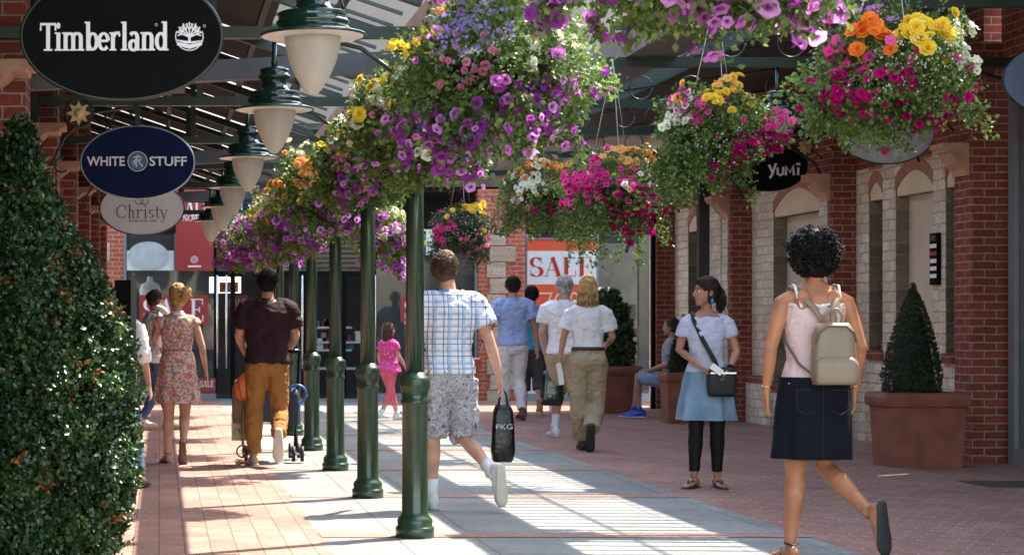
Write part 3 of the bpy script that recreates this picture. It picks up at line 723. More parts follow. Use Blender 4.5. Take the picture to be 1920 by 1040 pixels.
# ---------------------------------------------------------------- right canopy
rc = thing('glazed_canopy', 'dark canopy with scrolled brackets above the right pavement', 'canopy', (6, 20, 3.4))
bys = [7.1, 10.2, 13.3, 16.4, 19.5, 22.3, 25.4, 28.5]
for yy in bys:
    MB().box(3.62, XW-.002, yy-.04, yy+.04, 3.42, 3.5).build('beam', greendk, rc)
    for x in (4.3, 4.75, 5.25, 5.6, 6.1, 6.6): MB().torus((x, yy, 3.62), .115, .0075).build('scroll_ring', greendk, rc)
    MB().bar((3.8, yy, 3.76), (XW, yy, 4.3), .06, .1, V((0,1,0))).build('rafter', greendk, rc)
    MB().tube([(7.5, yy, 2.9), (7.4, yy, 3.1), (7.1, yy, 3.3), (6.7, yy, 3.4)], .016, 6).build('scroll_brace', greendk, rc)
MB().box(3.86, 4.28, 5, 30.5, 3.5, 3.74).build('gutter', beamgrey, rc)
MB().add([(5.6,5,3.98),(XW+.2,5,4.32),(XW+.2,30.5,4.32),(5.6,30.5,3.98),(5.6,5,4.02),(XW+.2,5,4.36),(XW+.2,30.5,4.36),(5.6,30.5,4.02)],
    [(0,3,2,1),(4,5,6,7),(0,1,5,4),(1,2,6,5),(2,3,7,6),(3,0,4,7)]).build('roof_panel', roofgrey, rc)
for k, yy in enumerate(np.arange(5, 30.5, .22)):
    MB().bar((4.2, yy, 3.78), (5.65, yy, 3.99), .022, .04, V((0,1,0))).build('glazing_bar', greendk, rc)
MB().bar((4.95, 5, 3.9), (4.95, 30.5, 3.9), .02, .02).build('purlin', greendk, rc)

s4 = oval_sign('black oval sign with white YUMI lettering on the right', 6.9, 22.4, 3.08, .89, .56, black, side=1)
P = Pen(.1, .1, 0)
for q in ([(0,.95),(.22,.45)], [(.5,1.05),(.2,.2),(.05,0)], [(.62,.75),(.62,.3),(.8,.2),(1.0,.3),(1.02,.8)], [(1.2,.2),(1.25,.85),(1.5,.4),(1.72,.9),(1.78,.2)], [(2.08,.2),(2.1,.75)], [(1.95,1.0),(2.25,1.0)]):
    P.poly(q, .17)
a_, b_ = at(1441, 334, 22.4); pen_mb(P, face_M(a_, 22.38, b_, 26*22.4/F), 0, .0008).build('lettering', letw, s4)
s5 = oval_sign('plain pale grey oval sign behind the big right flower basket', 6.92, 18.8, 3.1, .89, .56, pm('pale_grey_board', (.6, .6, .66), .4, transl=.3), side=1)
s6 = oval_sign('blue grey oval sign cut off by the right edge', 6.9, 15.1, 3.16, .89, .56, pm('blue_grey_board', (.16, .22, .38), .4), side=1)

# ---------------------------------------------------------------- black notice board on the left
nb = thing('notice_pillar', 'black freestanding notice pillar behind the left hedge cone', 'notice board', (-.24, 13.8, 0))
MB().box(-.317, -.205, 13.8, 13.9, 0, 1.6).build('post', black, nb)
MB().box(-.204, -.168, 13.78, 13.92, .02, 1.62).build('side_panel', pm('black_trim', (.02, .02, .022), .3), nb)
MB().box(-.31, -.21, 13.79, 13.799, .4, 1.4).build('panel', redp, nb) if False else None
MB().box(-.1995+.002, -.186, 13.772, 13.779, 1.0, 1.25).build('red_print', redp, nb)
wood = pm('brown_stem', (.09, .06, .035), .8)
# ---------------------------------------------------------------- people
def fnoise(p, s): return noise.noise(V((p[0]*s, p[1]*s, p[2]*s)))
def blob(mb, voxel, name, m, parent, smooth=4, wr=None, sd=0, uv=False):
    me = mb.mesh('tmp', False); o = bpy.data.objects.new('tmp', me); col.objects.link(o)
    md = o.modifiers.new('r', 'REMESH'); md.mode = 'VOXEL'; md.voxel_size = voxel; md.use_smooth_shade = True
    if smooth: sm_ = o.modifiers.new('s', 'SMOOTH'); sm_.factor = .5; sm_.iterations = smooth
    dg = bpy.context.evaluated_depsgraph_get(); out = bpy.data.meshes.new_from_object(o.evaluated_get(dg))
    bpy.data.objects.remove(o); bpy.data.meshes.remove(me); out.name = name
    if wr:
        amp, fr = wr; amp *= 1.9; fr *= 1.35; nv = len(out.vertices)
        for v in out.vertices:
            c = v.co; q = fnoise((c.x+sd, c.y, c.z*.55), fr)+.5*fnoise((c.x*.8+sd, c.y+3, c.z*1.6), fr*1.9)
            f = 1-abs(q)*2.0
            v.co = c+v.normal*(amp*(f-.4))
    out.polygons.foreach_set('use_smooth', [True]*len(out.polygons))
    out.materials.clear(); out.materials.append(m)
    return link(name, out, parent)
MP = [(.80,.13,.085,-.005),(.86,.158,.112,-.012),(.93,.162,.118,-.012),(1.0,.155,.105,0),(1.08,.15,.1,.005),(1.18,.16,.108,.004),(1.28,.172,.115,-.002),(1.35,.176,.115,-.008),(1.40,.15,.095,-.012),(1.44,.108,.078,-.012),(1.475,.075,.065,-.01),(1.50,.06,.056,-.008)]
FP = [(.80,.13,.085,-.005),(.86,.166,.115,-.02),(.92,.168,.118,-.022),(.99,.148,.10,-.005),(1.07,.122,.085,.006),(1.16,.132,.095,.006),(1.26,.148,.108,.006),(1.34,.152,.10,.0),(1.40,.14,.082,-.008),(1.44,.10,.066,-.01),(1.475,.055,.052,-.008)]
def interp(rows, z):
    for a, b in zip(rows, rows[1:]):
        if a[0] <= z <= b[0]:
            f = (z-a[0])/(b[0]-a[0]); return tuple(a[i]+(b[i]-a[i])*f for i in range(4))
    return rows[0] if z < rows[0][0] else rows[-1]
class Person:
    def __init__(s, label, X, Y, H, rot=0, sex='m', bulk=1.0, vox=.011, skin=(.55,.30,.2), lean=0.0, sway=0.0, **pose):
        s.k = H/1.75; s.vox = vox; s.sex = sex; s.bulk = bulk; s.lean = lean; s.sway = sway
        s.root = thing('person', label, 'person', (0,0,0)); s.X, s.Y, s.rot = X, Y, rot
        s.rows = [(z, rx*bulk, ry*bulk, yo) for z, rx, ry, yo in (MP if sex == 'm' else FP)]
        d = dict(kneeL=(-.095,.02,.48), ankL=(-.10,0,.085), toeL=(0,1,0), kneeR=(.095,.02,.48), ankR=(.10,0,.085), toeR=(0,1,0),
                 elL=(-.245,-.03,1.14), wrL=(-.27,.05,.89), elR=(.245,-.03,1.14), wrR=(.27,.05,.89), headyaw=0, headpitch=0, hdL=None, hdR=None, curl=.5, headoff=(0,0,0))
        d.update(pose); s.p = d; s.skin = pm('skin_%d_%d' % (int(skin[0]*100), int(skin[2]*100)), skin, .48, 0, .16, 9, .12, 70, spec=.4)
        s.sh = .195*(.98 if sex == 'm' else .86)*(.5+.5*bulk); s.sz = 1.39 if sex == 'm' else 1.372
        s.body()
    def P(s, a): # shape space -> local metres with lean
        z = a[2]; f = max(0, z-.85); return V(((a[0]+s.sway*f)*s.k, (a[1]+s.lean*f)*s.k, z*s.k))
    def W(s, a): return V(a)*s.k
    def arm_pts(s, sd):
        q = 'L' if sd < 0 else 'R'; sh = s.P((sd*s.sh, -.012, s.sz)); el = s.P(s.p['el'+q]); wr = s.P(s.p['wr'+q]); return sh, el, wr
    def leg_pts(s, sd):
        q = 'L' if sd < 0 else 'R'; return s.P((sd*.088, -.008, .88)), s.W(s.p['knee'+q]), s.W(s.p['ank'+q])
    def torso(s, mb, z0, z1, inf=0, n=28, flare=0):
        zs = [z0]+[r[0] for r in s.rows if z0+.01 < r[0] < z1-.01]+[z1]; rings = []
        for z in zs:
            _, rx, ry, yo = interp(s.rows, z); e = inf+flare*max(0, 1.05-z)
            rings.append((s.P((0, yo, z)), V((rx+e, 0, 0))*s.k, V((0, ry+e, 0))*s.k))
        mb.loft(rings, n, fn=lambda a, i: 1+.05*abs(math.sin(2*a))**1.5)
    def arm(s, mb, sd, inf=0, t1=2.0, t0=0):
        sh, el, wr = s.arm_pts(sd); m = 1.0 if s.sex == 'm' else .84; m *= (.4+.6*s.bulk); R = [.052*m, .049*m, .040*m, .040*m, .0255*m]; I_ = lambda t: inf*(.75+.6*min(1, t/.6)) if inf else 0
        P5 = [sh, sh.lerp(el, .45), el, el.lerp(wr, .35), wr]; T = [0, .45, 1, 1.35, 2]
        pts = []; rr = []
        for t, p, r in zip(T, P5, R):
            if t <= t1+1e-6: pts.append(p); rr.append((r+I_(t))*s.k)
        if t1 < 2 and T[len(pts)-1] < t1-1e-3:
            i = len(pts); f = (t1-T[i-1])/(T[i]-T[i-1]); pts.append(P5[i-1].lerp(P5[i], f)); rr.append((R[i-1]+(R[i]-R[i-1])*f+inf*1.25)*s.k)
        inner = s.P((sd*s.sh*.40, -.012, s.sz+.032)); mid = s.P((sd*s.sh*.78, -.012, s.sz+.018))
        mb.tube([inner, mid]+pts, [rr[0]*.78, rr[0]*.92]+rr, 14, True, t1 >= 2)
    def leg(s, mb, sd, inf=0, t1=2.0, flare=0):
        hp, kn, an = s.leg_pts(sd); m = (1.0 if s.sex == 'm' else .98)*(.35+.65*s.bulk); th = .092 if s.sex == 'm' else .094
        calfoff = V((0, -.012, 0))*s.k
        P6 = [hp, hp.lerp(kn, .4), kn, kn.lerp(an, .3)+calfoff, kn.lerp(an, .65), an]; R = [th*m, .078*m, .053*m, .055*m, .040*m, .034*m]; T = [0, .4, 1, 1.3, 1.65, 2]
        pts = []; rr = []
        for t, p, r in zip(T, P6, R):
            if t <= t1+1e-6: pts.append(p); rr.append((r+inf+flare*t)*s.k)
        if T[len(pts)-1] < t1-1e-3:
            i = len(pts); f = (t1-T[i-1])/(T[i]-T[i-1]); pts.append(P6[i-1].lerp(P6[i], f)); rr.append((R[i-1]+(R[i]-R[i-1])*f+inf+flare*t1)*s.k)
        mb.tube(pts, rr, 16, True, False)
    def headM(s):
        c = s.P((s.p['headoff'][0], .012+s.p['headoff'][1], 1.625+s.p['headoff'][2])); R = Matrix.Rotation(s.p['headyaw'], 3, 'Z') @ Matrix.Rotation(s.p['headpitch'], 3, 'X'); return c, R
    def foot_basis(s, sd):
        q = 'L' if sd < 0 else 'R'; d = V(s.p['toe'+q]).normalized(); kn, an = s.leg_pts(sd)[1:]
        shin = (kn-an).normalized(); u = (shin-d*shin.dot(d)); u = u.normalized() if u.length > .05 else V((0, 0, 1))
        if abs(d.z) < .15: u = (V((0,0,1))-d*d.z).normalized()
        return an, d, u, d.cross(u).normalized()
    def body(s):
        mb = MB(); k = s.k; s.torso(mb, .80, 1.475)
        for sd in (-1, 1):
            s.arm(mb, sd); s.leg(mb, sd)
            an, d, u, r = s.foot_basis(sd)
            mb.loft([(an+(d*a+u*b)*k, r*w_*k, u*h*k) for a, b, w_, h in [(-.07,-.05,.012,.015),(-.055,-.045,.028,.035),(-.01,-.035,.032,.045),(.05,-.052,.036,.028),(.12,-.064,.042,.017),(.165,-.068,.036,.012),(.185,-.07,.015,.007)]], 12)
            s.hand(mb, sd)
        c, R = s.headM(); nb = s.P((0, -.012, 1.44))
        for sd in ((-1, 1) if s.vox < .0095 else ()): mb.ell(s.P((sd*.072, -.082, 1.365)), .045*k, .026*k, .07*k, Matrix.Rotation(sd*.25, 3, 'Y'))
        mb.tube([nb, nb.lerp(c, .5)+V((0, -.008, 0))*k, c+V((0, -.012, -.02))*k], [.062*k*(.8 if s.sex == 'f' else 1)*(.4+.6*s.bulk), .052*k*(.84 if s.sex == 'f' else 1), .052*k], 14)
        hr = [(-.118,.02,.02,.062),(-.108,.034,.038,.05),(-.085,.048,.06,.03),(-.05,.060,.078,.014),(-.01,.069,.088,.006),(.03,.073,.094,0),(.065,.071,.09,-.004),(.095,.056,.072,-.006),(.112,.036,.045,-.006),(.12,.012,.014,-.006)]
        mb.loft([(c+R@(V((0, yo, z))*k), R@V((rx*k, 0, 0)), R@V((0, ry*k, 0))) for z, rx, ry, yo in hr], 22)
        mb.tube([c+R@(V(a)*k) for a in ((0,.088,.015),(0,.103,-.012),(0,.112,-.034))], [.009*k,.011*k,.014*k], 8)
        mb.tube([c+R@(V(a)*k) for a in ((-.022,.083,-.062),(0,.094,-.062),(.022,.083,-.062))], [.006*k,.009*k,.006*k], 8)
        mb.tube([c+R@(V(a)*k) for a in ((-.04,.078,.022),(0,.09,.022),(.04,.078,.022))], .008*k, 8)
        for sd in (-1, 1): mb.ell(c+R@(V((sd*.074, -.008, -.012))*k), .011*k, .019*k, .031*k, R)
        o = blob(mb, s.vox*.68, 'body', s.skin, s.root, 2); s.bodyo = o
    def face(s, lips=(.45,.12,.1)):
        c, R = s.headM(); k = s.k
        for sd in (-1, 1):
            MB().ell(c+R@(V((sd*.03, .082, .0))*k), .014*k, .009*k, .009*k, R).build('eye', pm('eye_white', (.7,.68,.65), .2), s.root)
            MB().ell(c+R@(V((sd*.03, .089, .0))*k), .006*k, .004*k, .007*k, R).build('iris', pm('iris_dark', (.02,.012,.01), .15), s.root)
            MB().tube([c+R@(V((sd*.014, .094, .021))*k), c+R@(V((sd*.032, .09, .027))*k), c+R@(V((sd*.05, .078, .02))*k)], .0035*k, 5).build('eyebrow', pm('hair_dark', (.02,.014,.012), .5), s.root)
        MB().tube([c+R@(V(a)*k) for a in ((-.022,.087,-.062),(0,.099,-.06),(.022,.087,-.062))], [.004*k,.0065*k,.004*k], 6).build('lips', pm('lips', lips, .4), s.root)
    def hand(s, mb, sd):
        sh, el, wr = s.arm_pts(sd); k = s.k*(1 if s.sex == 'm' else .92); q = 'L' if sd < 0 else 'R'
        d = V(s.p['hd'+q]).normalized() if s.p['hd'+q] else (wr-el).normalized()
        n = V((-sd, 0, 0)); n = (n-d*n.dot(d)).normalized()           # palm normal toward the body
        u = d.cross(n).normalized()
        if u.y < 0 and abs(u.y) > .2: u = -u                          # thumb side: forward
        mb.loft([(wr+d*a*k, u*w_*k, n*t_*k) for a, w_, t_ in [(-.01,.024,.019),(.02,.030,.017),(.06,.039,.015),(.085,.040,.013),(.092,.034,.009)]], 12)
        cu = s.p['curl']
        for i, L in enumerate((.066,.076,.071,.056)):
            b = wr+(d*.082+u*(.029-.0195*i))*k; dd = d+u*(.10-.07*i)
            p1 = b+(dd.normalized()*L*.45)*k; d2 = (dd+n*cu*1.0).normalized(); p2 = p1+d2*L*.32*k; d3 = (dd+n*cu*2.2).normalized(); p3 = p2+d3*L*.26*k
            mb.tube([b-dd*.01*k, b, p1, p2, p3], [.0095*k,.0095*k,.009*k,.0082*k,.007*k], 8)
        b = wr+(d*.022+u*.024)*k
        mb.tube([b, b+(u*.022+d*.022+n*.008)*k, b+(u*.028+d*.05+n*.014)*k, b+(u*.024+d*.072+n*.018)*k], [.014*k,.012*k,.0095*k,.0075*k], 8)
        if q == 'L': s.handL = wr+d*.10*k+n*.02*k
        else: s.handR = wr+d*.10*k+n*.02*k
    def top(s, m, hem=.92, sleeve=.55, inf=.012, neck=1.45, name='shirt', wr=(.006, 9), flare=0, sleeveinf=.012, collar=None):
        mb = MB(); s.torso(mb, hem, neck, inf, flare=flare)
        if sleeve:
            for sd in (-1, 1): s.arm(mb, sd, inf+sleeveinf*.5, sleeve)
        o = blob(mb, s.vox, name, m, s.root, 2, wr, s.X*3)
        if collar:
            c = s.P((0, -.014, 1.462)); mbc = MB(); r_ = .066*s.k*(.85 if s.sex == 'f' else 1)
            mbc.loft([(c+V((0,0,-.02))*s.k, V((r_*1.25,0,0)), V((0,r_*1.2,0))), (c+V((0,0,.012))*s.k, V((r_*1.02,0,0)), V((0,r_*1.0,0))), (c+V((0,-.002,.022))*s.k, V((r_*.98,0,0)), V((0,r_*.98,0))), (c+V((0,0,.0))*s.k, V((r_*1.2,0,0)), V((0,r_*1.2,0)))], 24, cap=False)
            mbc.build('collar', collar, o)
        return o
    def bottoms(s, m, top=1.0, t1=1.93, inf=.012, flare=0, name='trousers', wr=(.006, 8)):
        mb = MB(); s.torso(mb, .80, top, max(.014, inf*.8))
        for sd in (-1, 1): s.leg(mb, sd, inf, t1, flare)
        return blob(mb, s.vox, name, m, s.root, 2, wr, s.X*2)
    def skirt(s, m, z0, z1, r0, r1, folds=7, amp=.02, name='skirt', dy=(0,0), dx=(0,0), n=80, rat=.75):
        rings = []; N_ = 16
        for i in range(N_+1):
            f = i/N_; z = z0+(z1-z0)*f; r_ = r0+(r1-r0)*(f**.7); rings.append(((dx[0]+(dx[1]-dx[0])*f)*s.k, (-.008+dy[0]+(dy[1]-dy[0])*f)*s.k, z*s.k, r_*s.k))
        ph = s.X*5
        def fn(a, i): return 1+amp/(.2)*(i/N_)*(math.sin(folds*a+ph)+.5*math.sin(folds*1.7*a+ph*2))+.008*math.sin(3*a+i*.7)
        mb = MB(); L = [(V((x, y, z)), V((r_, 0, 0)), V((0, r_*rat, 0))) for x, y, z, r_ in rings]
        mb.loft(L, n, cap=False, fn=fn)
        # inner face a little smaller so that the hem has thickness
        L2 = [(c, u*.965, v*.965) for c, u, v in L]
        mb.loft(L2[::-1], n, cap=False, fn=lambda a, i: fn(a, N_-i))
        o = mb.build(name, m, s.root); return o
    def shoe(s, sd, up, sole, kind='trainer'):
        an, d, u, r = s.foot_basis(sd); k = s.k
        if kind == 'trainer':
            mb = MB(); mb.loft([(an+(d*a+u*b)*k, r*w_*k, u*h*k) for a, b, w_, h in [(-.085,-.045,.02,.025),(-.07,-.03,.034,.05),(-.01,-.02,.041,.058),(.05,-.042,.043,.043),(.11,-.056,.048,.029),(.165,-.062,.046,.022),(.20,-.066,.028,.016)]], 16)
            o = mb.build('shoe', up, s.root)
            mb = MB(); pts = [(-.09,.018),(-.075,.034),(-.02,.036),(.05,.042),(.12,.05),(.17,.046),(.205,.024)]
            mb.loft([(an+(d*a-u*.078)*k, r*w_*k, u*.012*k) for a, w_ in pts], 16); mb.build('sole', sole, o)
            MB().tube([an+u*.02*k, an+u*.05*k], .042*k, 14).build('ankle_collar', up, o)
        else:
            mb = MB(); pts = [(-.085,.018),(-.07,.032),(-.02,.033),(.05,.038),(.12,.046),(.17,.042),(.205,.02)]
            mb.loft([(an+(d*a-u*.088)*k, r*w_*k, u*.010*k) for a, w_ in pts], 14); o = mb.build('sandal', sole, s.root)
            mb = MB(); mb.tube([an+(d*.03-u*.075+r*.04)*k, an+(d*.06-u*.025+r*.02)*k, an+(d*.13-u*.05)*k, an+(d*.06-u*.025-r*.02)*k, an+(d*.03-u*.075-r*.04)*k], .007*k, 6)
            if kind == 'sandal': mb.tube([an+(d*-.06+u*.0+r*.0)*k, an+(d*-.02+u*.01+r*.04)*k, an+(d*.03+u*.0)*k, an+(d*-.02+u*.01-r*.04)*k, an+(d*-.06+u*.0)*k], .005*k, 6)
            mb.build('strap', up, o)
    def sock(s, sd, m, h=.12):
        _, kn, an = s.leg_pts(sd); d = (kn-an).normalized(); k = s.k
        mb = MB(); mb.tube([an-d*.03*k, an+d*h*.5*k, an+d*h*k], [.044*k, .041*k, .044*k], 14, True, False); mb.build('sock', m, s.root)
    def hair(s, kind, c, **kw):
        k = s.k; C, R = s.headM(); m = pm('hair_%d_%d' % (int(c[0]*100), int(c[1]*100)), c, .55, 0, .35, 25, .5, 120, spec=.18, island=.3)
        def H(x, y, z): return C+R@(V((x, y, z))*k)
        mb = MB(); r_ = random.Random(5)
        if kind in ('short', 'pony', 'bun', 'long', 'curly'):
            e = .008 if kind == 'short' else .012
            # cap covering crown and back, leaving the face free
            mb.ell(H(0, -.012, .038), (.075+e)*k, (.092+e*.6)*k, (.082+e)*k, R, 20)
            mb.ell(H(0, -.03, -.01), (.073+e)*k, (.07+e)*k, (.085 if kind == 'short' else .09)*k, R, 20)
        if kind == 'short':
            pass
        if kind == 'curly':
            mb.ell(H(0, -.015, .02), .118*k, .118*k, .112*k, R, 20); mb.ell(H(0, -.03, -.035), .118*k, .10*k, .085*k, R, 20)
        if kind == 'pony':
            mb.ell(H(0, -.112, .015), .032*k, .035*k, .035*k, R); mb.tube([H(0, -.12, .01), H(0, -.145, -.04), H(0, -.14, -.12), H(0, -.125, -.17)], [.03*k, .036*k, .03*k, .012*k], 10)
            mb.ell(H(0, .02, .075), .072*k, .075*k, .042*k, R)
        if kind == 'bun':
            mb.ell(H(.02, -.105, .03), .058*k, .055*k, .06*k, R); mb.ell(H(.05, -.12, .055), .03*k, .035*k, .035*k, R)
        if kind == 'long':
            L = kw.get('L', .2)
            mb.loft([(H(0, -.02, .06), R@V((.084*k, 0, 0)), R@V((0, .09*k, 0))), (H(0, -.028, 0), R@V((.094*k, 0, 0)), R@V((0, .085*k, 0))), (H(0, -.04, -L*.5), R@V((.10*k, 0, 0)), R@V((0, .066*k, 0))), (H(0, -.05, -L*.9), R@V((.10*k, 0, 0)), R@V((0, .05*k, 0))), (H(0, -.05, -L*1.05), R@V((.08*k, 0, 0)), R@V((0, .035*k, 0)))], 22)
        o = blob(mb, s.vox*.9, 'hair', m, s.root, 2, (.004, 30) if kind != 'curly' else (.012, 24), 3)
        # strands
        st = MB(); nn = dict(short=900, pony=260, bun=300, long=420, curly=620)[kind]
        for i in range(nn):
            th = r_.uniform(0, 6.283); ph = math.acos(r_.uniform(-.75, 1)); d = V((math.sin(ph)*math.cos(th), math.sin(ph)*math.sin(th), math.cos(ph)))
            if kind == 'curly':
                p0 = V((0, -.018, .015))+V((d.x*.122, d.y*.12, d.z*.12)); 
                if d.y > .55 and d.z < .3: continue
                sc_ = r_.choice([.96, 1, 1, 1, 1.04, 1.12]); p0 = V((p0.x*sc_, p0.y*sc_, p0.z*sc_))
                ax = V((r_.gauss(0,1), r_.gauss(0,1), r_.gauss(0,1))).normalized(); b1 = ax.orthogonal().normalized(); b2 = ax.cross(b1); cr = r_.uniform(.006, .026); pts = []
                for q in range(7):
                    a = q*1.0+r_.random(); pts.append(C+R@((p0+b1*cr*math.cos(a)+b2*cr*math.sin(a)+ax*(q-3)*.004)*k))
                st.tube(pts, .0032*k, 4, True, False)
            elif kind == 'short':
                if d.y > .35 and d.z < .45: continue
                if d.z < -.6: continue
                p0 = V((0, -.016, .024))+V((d.x*.081, d.y*.094, d.z*.092)); dr = (d*.5+V((0, -.35, -.5))).normalized()
                st.tube([C+R@(p0*k), C+R@((p0+dr*.016+d*.003)*k), C+R@((p0+dr*.03)*k)], [.0022*k, .0018*k, .0008*k], 4, True, False)
            elif kind == 'long':
                L = kw.get('L', .2)
                if d.y > .3: continue
                x = d.x*.09; y0 = -abs(d.y)*.085; L2 = L*r_.uniform(.75, 1.12)
                pts = [H(x*.8, y0*.9-.01, .07), H(x*1.06, y0-.018, .01), H(x*1.14, y0*.8-.045, -L2*.5), H(x*(1.1+r_.uniform(-.1, .15)), y0*.6-.058, -L2)]
                st.tube(pts, [.004*k, .005*k, .005*k, .002*k], 4, True, False)
            else:
                if d.y > .45 and d.z < .5: continue
                p0 = V((0, -.014, .02))+V((d.x*.087, d.y*.099, d.z*.1)); to = V((0, -.115, .02))
                pts = [C+R@(p0*k), C+R@((p0.lerp(to, .4)+d*.012)*k), C+R@((p0.lerp(to, .85))*k)]
                st.tube(pts, [.003*k, .004*k, .003*k], 4, True, False)
                if i % 5 == 0:
                    e0 = to+V((r_.gauss(0,.03), r_.gauss(0,.02), r_.gauss(.0,.03))); dz = -.15 if kind == 'pony' else .0
                    st.tube([C+R@(to*k), C+R@((e0+V((0,-.02,dz*.4)))*k), C+R@((e0+V((r_.gauss(0,.03),-.02,dz+r_.gauss(0,.03))))*k)], [.004*k,.004*k,.001*k], 4, True, False)
        st.build('hair_strands', m, o); return o
    def place(s, dz=0):
        s.root.location = (s.X, s.Y, .004+dz); s.root.rotation_euler = (0, 0, s.rot)

def cloth(name, c, rough=.8, var=.08, bmp=.25, bs=140): return pm(name, c, rough, 0, var, 5, bmp, bs, spec=.2)
def plaid():
    m, t, p = new('blue_plaid'); tc = t.nodes.new('ShaderNodeTexCoord'); sp_ = t.nodes.new('ShaderNodeSeparateXYZ'); t.links.new(tc.outputs['Object'], sp_.inputs[0])
    out = None; base = (.80, .79, .80)
    def stripes(sock, per, ph, w_, soft=.02):
        a = N(t, 'ShaderNodeMath', operation='MULTIPLY_ADD'); a.inputs[1].default_value = 1/per; a.inputs[2].default_value = ph; t.links.new(sock, a.inputs[0])
        f = N(t, 'ShaderNodeMath', operation='FRACT'); t.links.new(a.outputs[0], f.inputs[0])
        l_ = N(t, 'ShaderNodeMath', operation='LESS_THAN'); l_.inputs[1].default_value = w_; t.links.new(f.outputs[0], l_.inputs[0]); return l_.outputs[0]
    c = mixc(t, base, (.58, .64, .72), stripes(sp_.outputs['Z'], .085, .1, .22)); 
    c = mixc(t, c, (.50, .60, .73), stripes(sp_.outputs['X'], .10, .3, .26))
    c = mixc(t, c, (.13, .19, .40), stripes(sp_.outputs['X'], .10, .6, .07)); c = mixc(t, c, (.13, .19, .40), stripes(sp_.outputs['Z'], .085, .5, .07))
    c = mixc(t, c, (.13, .19, .40), stripes(sp_.outputs['X'], .10, .3, .05)); c = mixc(t, c, (.15, .21, .42), stripes(sp_.outputs['Z'], .085, .1, .05))
    t.links.new(c, p.inputs['Base Color']); p.inputs['Roughness'].default_value = .85; return m
def floral():
    m, t, p = new('floral_print'); v = N(t, 'ShaderNodeTexVoronoi', Scale=62.0); t.links.new(coord(t), v.inputs['Vector'])
    sp_ = t.nodes.new('ShaderNodeSeparateColor'); t.links.new(v.outputs['Color'], sp_.inputs[0])
    r = ramp(t, [(0, (.62, .16, .16)), (.18, (.66, .5, .42)), (.34, (.16, .2, .34)), (.46, (.68, .56, .46)), (.6, (.60, .30, .10)), (.7, (.66, .42, .38)), (.82, (.25, .34, .18)), (.9, (.6, .1, .2))], 'CONSTANT')
    t.links.new(sp_.outputs[0], r.inputs[0]); t.links.new(r.outputs[0], p.inputs['Base Color']); p.inputs['Roughness'].default_value = .85; return m
def camo():
    m, t, p = new('grey_print_cotton'); n = N(t, 'ShaderNodeTexNoise', Scale=7.5, Detail=7.0, Distortion=3.5); t.links.new(coord(t), n.inputs['Vector'])
    r = ramp(t, [(.32, (.07, .065, .08)), (.40, (.24, .23, .31)), (.46, (.56, .54, .55)), (.51, (.20, .19, .24)), (.57, (.64, .62, .58)), (.66, (.18, .17, .25))]); t.links.new(n.outputs['Fac'], r.inputs[0])
    t.links.new(r.outputs[0], p.inputs['Base Color']); p.inputs['Roughness'].default_value = .9; return m
def spots(c1, c2, sc):
    m, t, p = new('spotted_pink'); v = N(t, 'ShaderNodeTexVoronoi', Scale=sc); t.links.new(coord(t), v.inputs['Vector'])
    r = ramp(t, [(.22, c2), (.28, c1)]); t.links.new(v.outputs['Distance'], r.inputs[0]); t.links.new(r.outputs[0], p.inputs['Base Color']); p.inputs['Roughness'].default_value = .8; return m
m_white = cloth('white_cotton', (.80, .80, .82)); m_sole = pm('rubber_sole', (.55, .52, .45), .7); m_soleb = pm('black_rubber', (.02, .02, .022), .6)
m_denim = cloth('dark_denim', (.005,.006,.012), .85, .2); m_jean = cloth('blue_jean', (.08, .14, .26), .85, .2)
plastic = pm('black_plastic_bag', (.004, .004, .005), .25, 0, .1, 5, .8, 14, spec=.35)
def carrier_bag(label, c, w_, h, dpt, m, grip, txt=None, txtm=None, name='shopping_bag', rotz=0, flap=None):
    # hangs from grip point (world)
    r = thing(name, label, 'bag', (c[0], c[1], c[2]-h))
    mb = MB(); X, Y, Z = c; Z -= .11
    rows = [(Z-h, .36), (Z-h+.015, .44), (Z-h*.8, .5), (Z-h*.4, .46), (Z-.1*h, .40), (Z, .30)]
    mb.loft([((X, Y, z), V((w_*k_, 0, 0)), V((0, dpt*k_*(1.1 if i < 3 else .8), 0))) for i, (z, k_) in enumerate(rows)], 28, fn=lambda a, i: (1+.06*math.sin(5*a+i*1.1))/(abs(math.cos(a))**5+abs(math.sin(a))**5)**.2)
    mb.build('body', m, r)
    mb = MB()
    for q in (-1, 1): mb.tube([(X-w_*.2, Y+q*.02, Z-.01), (X-.02, Y+q*.01, Z+.07), (X, Y, Z+.115), (X+.02, Y+q*.01, Z+.07), (X+w_*.2, Y+q*.02, Z-.01)], .006, 6)
    mb.build('handle', m, r)
    if txt: sans_text(txt, X+.0, Y-dpt*.58, Z-h*.42, .035, 'lettering', txtm, r, .01, w_*.72)
    r.rotation_euler = (0, 0, rotz)
    return r

